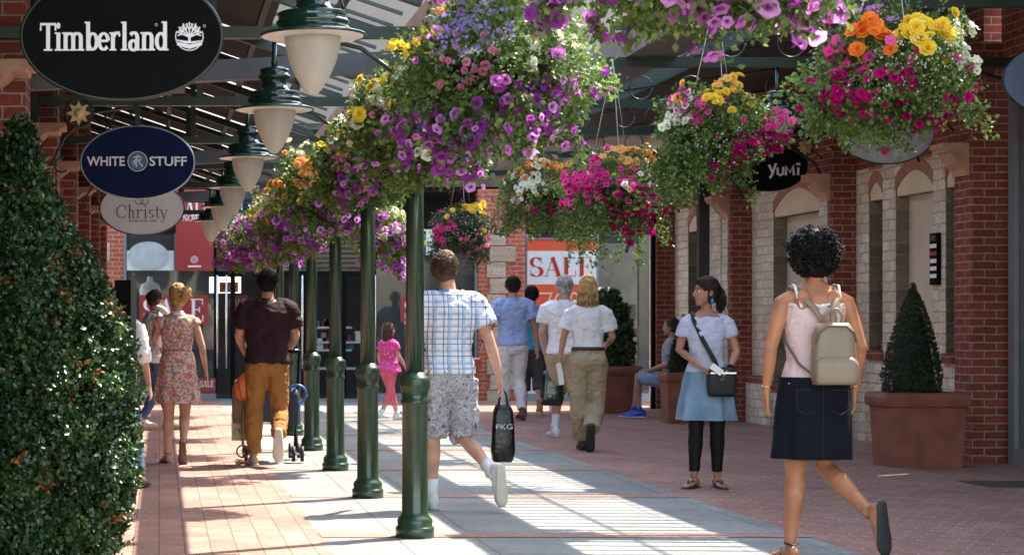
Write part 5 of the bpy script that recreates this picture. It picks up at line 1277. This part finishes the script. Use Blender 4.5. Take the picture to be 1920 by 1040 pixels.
def basket(label, X, Y, Z, R, blooms, group, chain_to=None, nleaf=5000, ls=.028, lm=leafm, flat=.85, trails=10, tl=.4, tdir=None, tcol=None, stray=1.0):
    r = thing('flower_basket', label, 'flower basket', (X, Y, Z), group); c0 = V((X, Y, Z))
    MB().lathe([(-R*.42, R*.05), (-R*.40, R*.2), (-R*.25, R*.4), (0, R*.5), (.02, R*.52)], (X, Y, Z), 20).build('bowl', wicker, r)
    if chain_to:
        for k in range(3):
            a = .6+k*2.09
            MB().tube([(X+R*.5*math.cos(a), Y+R*.5*math.sin(a), Z), (X, Y, chain_to)], .004, 5).build('chain', chrome, r)
    sd = random.random()*50
    def lump(d): return .86+.42*noise.noise(V((d[0]*2.1+sd, d[1]*2.1, d[2]*2.1)))+.16*noise.noise(V((d[0]*6+sd, d[1]*6, d[2]*6)))
    # foliage
    nc = nleaf//5; D = rand_dirs(nc); C = []; 
    for d in D:
        k = lump(d)*R*(.62+.42*rng.random()**.6)
        C.append((X+d[0]*k, Y+d[1]*k, Z+d[2]*k*flat))
    C = np.array(C); C = np.repeat(C, 5, 0)+rng.normal(size=(nc*5, 3))*R*.045; Dd = np.repeat(D, 5, 0)
    # trailing stems
    T = []; TD = []; stems = MB()
    tpts = []
    for k in range(trails):
        a = random.uniform(0, 6.28) if tdir is None else random.gauss(*tdir)
        x, y = math.cos(a), math.sin(a); L = tl*random.uniform(.35, 1.1); q = R*random.uniform(.55, .95); pts = []
        for s_ in range(10):
            f = s_/9; pts.append((X+x*q*(1+.12*f)+.02*math.sin(f*7+k), Y+y*q*(1+.12*f), Z-R*.45*flat-L*f))
        stems.tube([(X+x*.02, Y+y*.02, Z-R*.36), (X+x*q*.6, Y+y*q*.6, Z-R*.25)]+pts, .003, 4)
        for p in pts:
            for _ in range(9): T.append(np.array(p)+rng.normal(size=3)*.022); TD.append((x*.5+rng.normal()*.6, y*.5+rng.normal()*.6, -.4+rng.normal()*.5))
        tpts += pts[3:]
    if T: C = np.vstack([C, np.array(T)]); Dd = np.vstack([Dd, np.array(TD)])
    n = len(C); dirs = Dd*.7+rng.normal(size=(n, 3))*.75+np.array([0, 0, -.15]); nr = Dd*.8+rng.normal(size=(n, 3))*.6+np.array([0, 0, .5])
    L = ls*(.6+.8*rng.random(n)); v = leaf_arrays(C, dirs, nr, L, L*.36)
    leaf_mesh('foliage', v, lm, r, (X, Y, Z))
    if trails and Y < 12.5: stems.build('stem', wood, r)
    # blooms: (kind, colour, count, mean direction (x right, y towards/away, z up), spread, scale)
    total = 0; rest = {}
    for kind, c, cnt, md, spread, sc in blooms:
        if kind != 'tiny': cnt = int(cnt*(2.3 if X > 2.5 else 1.8))
        md = V(md).normalized() if md else None
        for q in range(cnt):
            if md == None or kind == 'trail':
                d = V(rand_dirs(1)[0])
            else:
                d = (md+V(rng.normal(size=3))*spread).normalized()
            k = lump(d)*R*(1.0+.12*random.random()*stray); p = V((d.x*k, d.y*k, d.z*k*flat))
            if tcol and c == tcol and tpts and random.random() < .6:
                tp = random.choice(tpts); p = V(tp)-c0+V(rng.normal(size=3))*.03; p.y -= .02
            fd = (d+V(rng.normal(size=3))*.45+V((0, -.35, .1))).normalized()
            M = rot_to(fd, random.random()*6)*(sc*random.uniform(.6, 1.15)*(.95 if (kind, c) == ('petunia', 'purple') and Y < 12 else 1)) @ Matrix.Diagonal((1, random.uniform(.7, 1), random.uniform(.7, 1.3)))
            if kind != 'tiny' and total < 100 and rng.random() < .8:
                o = bpy.data.objects.new(kind+'_bloom', bloom_mesh(kind, c)); col.objects.link(o); o.parent = r
                o.matrix_local = Matrix.Translation(p) @ M.to_4x4(); total += 1
            else:
                mb = rest.setdefault((kind, c), MB()); sv, sf = SHAPES[kind]
                mb.add([p+M@V(a) for a in sv], sf, kind != 'tiny')
    for (kind, c), mb in rest.items():
        me = mb.mesh(kind+'_blooms', False); me.materials.append(PC[c]); o = link(kind+'_blooms', me, r); tag(o, kind='stuff')
    return r
GR = 'hanging flower baskets over the right pavement'; GL = 'flower baskets along the left column row'
TO = (0, -1, 0)
# right row
basket('big basket with yellow and orange begonias over magenta blooms, at top right', 3.70, 10.0, 2.56, .44, [
    ('begonia', 'yellow', 13, (.12, -.9, .62), .22, 1.1), ('begonia', 'orange', 7, (-.55, -.8, .55), .14, 1.0), ('petunia', 'white', 40, (.85, -.55, .3), .2, .85),
    ('petunia', 'pink', 20, (-.9, -.5, -.15), .34, .8), ('petunia', 'pink', 12, (.5, -.7, -.75), .3, .75), ('petunia', 'pink', 8, (-.85, -.2, .4), .2, .85), ('petunia', 'pink', 14, (-.1, -.9, -.5), .45, .8),
    ('tiny', 'dots', 260, (-.05, -1, .15), .38, .75), ('petunia', 'purple', 6, (-.4, -.3, .9), .2, .9)], GR, 3.45, 13000, .026, leafm, trails=9, tl=.16, tcol=None)
basket('round basket in front of the black oval sign, yellow on top and magenta at right', 3.66, 13.0, 2.55, .40, [
    ('begonia', 'yellow', 14, (.0, -.6, .85), .32, .8), ('petunia', 'apricot', 10, (.2, -.4, .9), .3, .8), ('petunia', 'white', 22, (-.9, -.4, .35), .2, .8),
    ('petunia', 'pink', 12, (-.6, -.6, .5), .25, .85), ('petunia', 'pink', 34, (.9, -.5, -.12), .2, .85), ('petunia', 'pink', 14, (.2, -.9, -.5), .3, .85), ('tiny', 'dots', 150, (-.3, -1, -.5), .4, .7)],
    GR, 3.45, 11000, .028, leafm, trails=30, tl=.34, tdir=(3.7, .6))
basket('basket of magenta petunias with orange top, left of the round one', 3.72, 16.2, 2.40, .44, [
    ('begonia', 'apricot', 9, (.4, -.5, .85), .28, .85), ('petunia', 'apricot', 12, (.1, -.3, .9), .35, .9), ('petunia', 'pink', 44, (-.75, -.7, .2), .24, .95),
    ('petunia', 'pink', 14, (.1, -1, .1), .22, .9), ('petunia', 'pink', 45, (.4, -.6, -.8), .35, .85), ('petunia', 'white', 6, (.1, -1, -.3), .3, .8)], GR, 3.45, 7000, .03, leafm, trails=22, tl=.42, tcol=None)
basket('basket with orange top and white flowers, in front of the brick and stone pier', 3.72, 19.3, 2.56, .45, [
    ('petunia', 'orange', 16, (-.3, -.5, .85), .3, .95), ('petunia', 'apricot', 12, (.2, -.5, .85), .3, .95), ('petunia', 'white', 34, (-.5, -.85, .25), .24, .95),
    ('petunia', 'pink', 12, (.4, -.7, -.6), .35, .9), ('petunia', 'rose', 14, None, .4, .8)], GR, 3.45, 6000, .032, leafm, trails=18, tl=.3)
basket('small far basket with yellow top and rose blooms, above the man in the plaid shirt', 3.70, 24.2, 2.44, .40, [
    ('begonia', 'yellow', 14, (.2, -.5, .85), .3, 1.0), ('petunia', 'pink', 22, (-.8, -.6, .0), .25, .95), ('petunia', 'rose', 20, (.3, -.7, -.8), .3, 1.0), ('petunia', 'pink', 12, None, .4, .9), ('tiny', 'dots', 60, (0, -1, 0), .4, 1.)],
    GR, 3.45, 5000, .034, leafdk, trails=14, tl=.3)
# left row
basket('very near overhanging basket with pale purple petunias, cut off by the top edge', 1.80, 6.6, 2.56, .50, [
    ('petunia', 'purple', 70, (.0, -.35, -.8), .55, 1.0), ('petunia', 'purple', 20, (-.8, -.3, -.2), .3, 1.), ('petunia', 'white', 5, (-.8, -.4, -.4), .3, .9), ('petunia', 'cream', 4, (-.9, 0, .1), .3, .9)], GL, 3.1, 9000, .03, leafm, trails=22, tl=.12, tcol='purple', flat=.62)
basket('largest purple and lilac basket at the top centre of the photo', 1.58, 9.2, 2.49, .50, [
    ('petunia', 'purple', 16, (-.75, -.5, .5), .25, .9), ('tiny', 'lilac', 260, (-.45, -.9, .35), .22, 1.3), ('petunia', 'purple', 60, (.5, -.75, -.3), .38, .95),
    ('petunia', 'yellow', 4, (-.9, -.4, .3), .15, .9), ('petunia', 'cream', 12, (.4, -.7, .3), .4, .85), ('petunia', 'purple', 44, (.0, -.7, -.9), .35, .85), ('petunia', 'rose', 10, (-.5, -.8, -.2), .25, .6), ('petunia', 'apricot', 2, (-.6, -.5, .6), .1, .8)],
    GL, 3.1, 11000, .030, leafm, trails=26, tl=.34, tdir=(4.2, .6), tcol='purple', flat=.8)
basket('basket with yellow and white begonias on the nearest column', 1.48, 11.5, 2.46, .44, [
    ('begonia', 'yellow', 6, (-.7, -.6, .45), .2, 1.0), ('petunia', 'white', 9, (-.6, -.8, .5), .3, 1.1), ('petunia', 'white', 7, (.1, -.9, -.45), .14, 1.1), ('petunia', 'cream', 14, (-.6, -.4, .8), .35, .9),
    ('tiny', 'violet', 160, (-.05, -.95, .1), .18, 1.5), ('petunia', 'purple', 46, (.7, -.6, -.6), .35, .85), ('petunia', 'rose', 10, (-.4, -.8, -.1), .2, .7)], GL, None, 8500, .032, leafm, trails=16, tl=.18, tcol='purple')
basket('basket of rose and purple blooms on the second column', 1.46, 14.25, 2.44, .41, [
    ('petunia', 'rose', 28, (-.7, -.7, .1), .22, .7), ('petunia', 'cream', 16, (-.4, -.7, .75), .3, 1.1), ('petunia', 'yellow', 9, (-.6, -.6, .6), .3, 1.0), ('petunia', 'purple', 30, (-.1, -.8, -.6), .3, .9), ('petunia', 'white', 6, (-.1, -.7, .5), .3, 1), ('petunia', 'rose', 10, (.1, -1, 0), .3, .7)],
    GL, None, 8000, .034, leafm, trails=8, tl=.12)
basket('basket of apricot orange begonias on the third column', 1.46, 17.0, 2.44, .50, [
    ('begonia', 'apricot', 20, (-.5, -.8, .3), .33, 1.1), ('begonia', 'cream', 9, (-.6, -.4, .8), .3, .9), ('petunia', 'purple', 50, (.1, -.8, -.7), .35, 1.0), ('tiny', 'lilac', 60, (-.2, -.9, .6), .2, 1.5), ('petunia', 'white', 8, (.1, -.8, .3), .25, 1.1)],
    GL, None, 8000, .036, leafm, trails=10, tl=.2, tcol='purple')
basket('purple petunia basket on the fourth column with a cream flowered left side', 1.40, 19.75, 2.36, .48, [
    ('petunia', 'cream', 16, (-.8, -.5, .5), .3, 1.0), ('petunia', 'purple', 110, (-.2, -.9, -.1), .5, 1.05), ('begonia', 'apricot', 9, (-.5, -.7, .6), .3, 1.0), ('petunia', 'yellow', 10, (-.7, -.6, .6), .3, 1.0)], GL, None, 7000, .036, leaflime, trails=10, tl=.15, tcol='purple')
basket('violet purple basket low on the fifth column', 1.36, 22.5, 2.36, .46, [
    ('petunia', 'apricot', 10, (-.5, -.6, .8), .3, 1.0), ('petunia', 'purple', 130, (-.4, -.85, -.1), .5, 1.1), ('petunia', 'cream', 10, (-.7, -.4, .6), .3, 1.0), ('petunia', 'rose', 10, (-.2, -.9, 0), .4, 1.0)], GL, None, 6000, .036, leafm, trails=10, tl=.15, tcol='purple')
basket('far lime and purple basket behind the fifth column basket', 1.35, 25.2, 2.40, .48, [
    ('petunia', 'purple', 140, (-.3, -.9, -.2), .5, 1.2), ('petunia', 'white', 12, (-.7, -.6, .4), .3, 1.1)], GL, None, 5000, .04, leaflime, trails=10, tl=.15, tcol='purple')
basket('farthest purple petunia basket beside the door with the silver handles', 1.28, 27.9, 2.42, .54, [
    ('petunia', 'purple', 180, (-.35, -.9, .0), .55, 1.2), ('petunia', 'rose', 14, (-.3, -.9, .2), .4, 1.1)], GL, None, 5000, .04, leafm, trails=8, tl=.1, tcol='purple')
basket('pale purple basket showing between the nearest and second columns', 2.0, 17.4, 2.1, .30, [
    ('petunia', 'purple', 70, (.1, -.9, -.3), .5, 1.0), ('petunia', 'cream', 12, (.3, -.8, .4), .3, 1.0)], GL, None, 3500, .034, leaflime, trails=10, tl=.25, tcol='purple')

# glossy hedge cone at the left
def topiary(label, X, Y, z0, H, prof_, nleaf, ls, m, sprig=.05, name='topiary'):
    r = thing(name, label, 'topiary', (X, Y, z0))
    MB().tube([(X, Y, z0), (X, Y, z0+H*.8)], [.04, .015], 8).build('trunk', wood, r)
    sd = random.random()*40
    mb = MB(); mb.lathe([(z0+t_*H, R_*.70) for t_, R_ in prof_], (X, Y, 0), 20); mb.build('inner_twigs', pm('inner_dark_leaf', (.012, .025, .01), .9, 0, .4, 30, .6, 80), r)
    ts = np.array([p[0] for p in prof_]); rs = np.array([p[1] for p in prof_])
    n = nleaf//7; t_ = rng.random(n*3); Rv = np.interp(t_, ts, rs); keep = rng.random(n*3) < Rv/rs.max()+.05; t_ = t_[keep][:n]; Rv = Rv[keep][:n]; n = len(t_)
    a = rng.random(n)*2*math.pi; nz_ = np.array([noise.noise(V((math.cos(x)*1.6+sd, math.sin(x)*1.6, y*H*2.2)))*.34+noise.noise(V((math.cos(x)*4.5+sd, math.sin(x)*4.5, y*H*6)))*.34 for x, y in zip(a, t_)])
    k = Rv*(.80+.2*rng.random(n)**.5)+(nz_*.26*np.clip(Rv/.3, .15, 1) if sprig > .1 else Rv*nz_*.3)
    D = np.stack([np.cos(a), np.sin(a), np.full(n, .25)], 1)
    P_ = np.stack([X+k*np.cos(a), Y+k*np.sin(a), z0+t_*H], 1)
    SDir = D*.8+rng.normal(size=(n, 3))*.35+np.array([0, 0, .45]); SDir /= np.linalg.norm(SDir, axis=1, keepdims=True)
    C = np.repeat(P_, 7, 0); S7 = np.repeat(SDir, 7, 0); j = np.tile(np.arange(7), n)[:, None]
    C = C+S7*(j/7.0)*min(sprig, .075); dirs = S7*.6+rng.normal(size=(n*7, 3))*.75; nr = S7+rng.normal(size=(n*7, 3))*.3
    L = ls*(.5+.9*np.repeat(rng.random(n), 7)*rng.random(n*7)**.5+.1); v = leaf_arrays(C, dirs, nr, L, L*.34, .2)
    if nleaf > 50000:
        dry = np.array([noise.noise(V((q[0]*7, q[1]*7, q[2]*7+9))) for q in P_])+rng.normal(size=n)*.12 > .52
        new_ = (~dry) & (np.array([noise.noise(V((q[0]*9+5, q[1]*9, q[2]*9))) for q in P_])+rng.normal(size=n)*.1 > .42)
        d4 = np.repeat(dry, 28); n4 = np.repeat(new_, 28)
        leaf_mesh('dry_leaves', v[d4], pm('dry_leaf', (.20, .09, .025), .6, 0, .3, 3, transl=.2, island=.5), r, (X, Y, z0))
        leaf_mesh('new_growth', v[n4], pm('new_leaf', (.08, .16, .04), .35, 0, .3, 3, transl=.3, island=.4), r, (X, Y, z0))
        v = v[~(d4 | n4)]
    leaf_mesh('foliage', v, m, r, (X, Y, z0)); return r
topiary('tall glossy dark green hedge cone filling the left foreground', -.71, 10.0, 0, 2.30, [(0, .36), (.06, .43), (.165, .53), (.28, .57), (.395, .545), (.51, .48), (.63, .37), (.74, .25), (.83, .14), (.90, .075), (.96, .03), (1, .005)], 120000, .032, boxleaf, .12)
CP = [(0, .7), (.06, .95), (.2, 1), (.4, .84), (.6, .6), (.8, .33), (.93, .12), (1, .02)]
def planter(label, X, Y, W, H, m=terracotta, name='planter', D=1.0):
    r = thing(name, label, 'planter', (X, Y, 0))
    mb = MB(); h = W/2
    def sq(k, z): return [(X-k, Y-k*D, z), (X+k, Y-k*D, z), (X+k, Y+k*D, z), (X-k, Y+k*D, z)]
    prof_ = [(h*.86, 0), (h*.86, .02), (h*.93, H*.80)]
    vs = []; fs = []
    for k, z in prof_: vs += sq(k, z)
    for i in range(len(prof_)-1):
        for j in range(4): fs.append((i*4+j, i*4+(j+1) % 4, (i+1)*4+(j+1) % 4, (i+1)*4+j))
    fs.append((3, 2, 1, 0)); fs.append((8, 9, 10, 11))
    mb.add(vs, fs); mb.build('body', m, r)
    mb = MB(); vs = []; fs = []; rp_ = [(h*.93, H*.80), (h*1.0, H*.82), (h*1.03, H*.87), (h*1.04, H*.93), (h*1.0, H*.98), (h*.95, H), (h*.84, H), (h*.82, H*.95)]
    for k, z in rp_: vs += sq(k, z)
    for i in range(len(rp_)-1):
        for j in range(4): fs.append((i*4+j, i*4+(j+1) % 4, (i+1)*4+(j+1) % 4, (i+1)*4+j))
    mb.add(vs, fs); mb.build('rim', m, r)
    s_ = MB().add(sq(h*.83, H*.93), [(0, 1, 2, 3)]); s_.build('soil', pm('soil', (.03, .02, .012), .95, 0, .3, 20), r)
    return r
planter('square terracotta planter with a rolled rim by the right wall', 6.90, 17.98, .75, .67, D=.7)
topiary('dense dark cone shrub in the planter by the cream door', 6.86, 17.98, .62, 1.04, [(a, b*.265) for a, b in CP], 30000, .016, coneleaf, .012, 'cone_shrub')
planter('wide dark terracotta planter behind the blonde woman', 6.55, 28.6, .74, .68)
topiary('broad dark shrub before the display window behind the blonde woman', 6.5, 28.6, .62, 1.15, [(a, b*.34) for a, b in [(0, .8), (.2, 1), (.5, .95), (.8, .7), (1, .2)]], 9000, .05, leafdk, .05, 'dark_shrub')
planter('small terracotta pot half hidden by the woman in the lilac shirt', 6.74, 25.6, .44, .66)
topiary('slim dark cone shrub half hidden by the woman in the lilac shirt', 6.80, 25.6, .6, .80, [(a, b*.19) for a, b in CP], 9000, .03, coneleaf, .015, 'cone_shrub')
planter('dark terracotta planter seen between the plaid man and the man in pale blue', 4.75, 31.2, .55, .75)
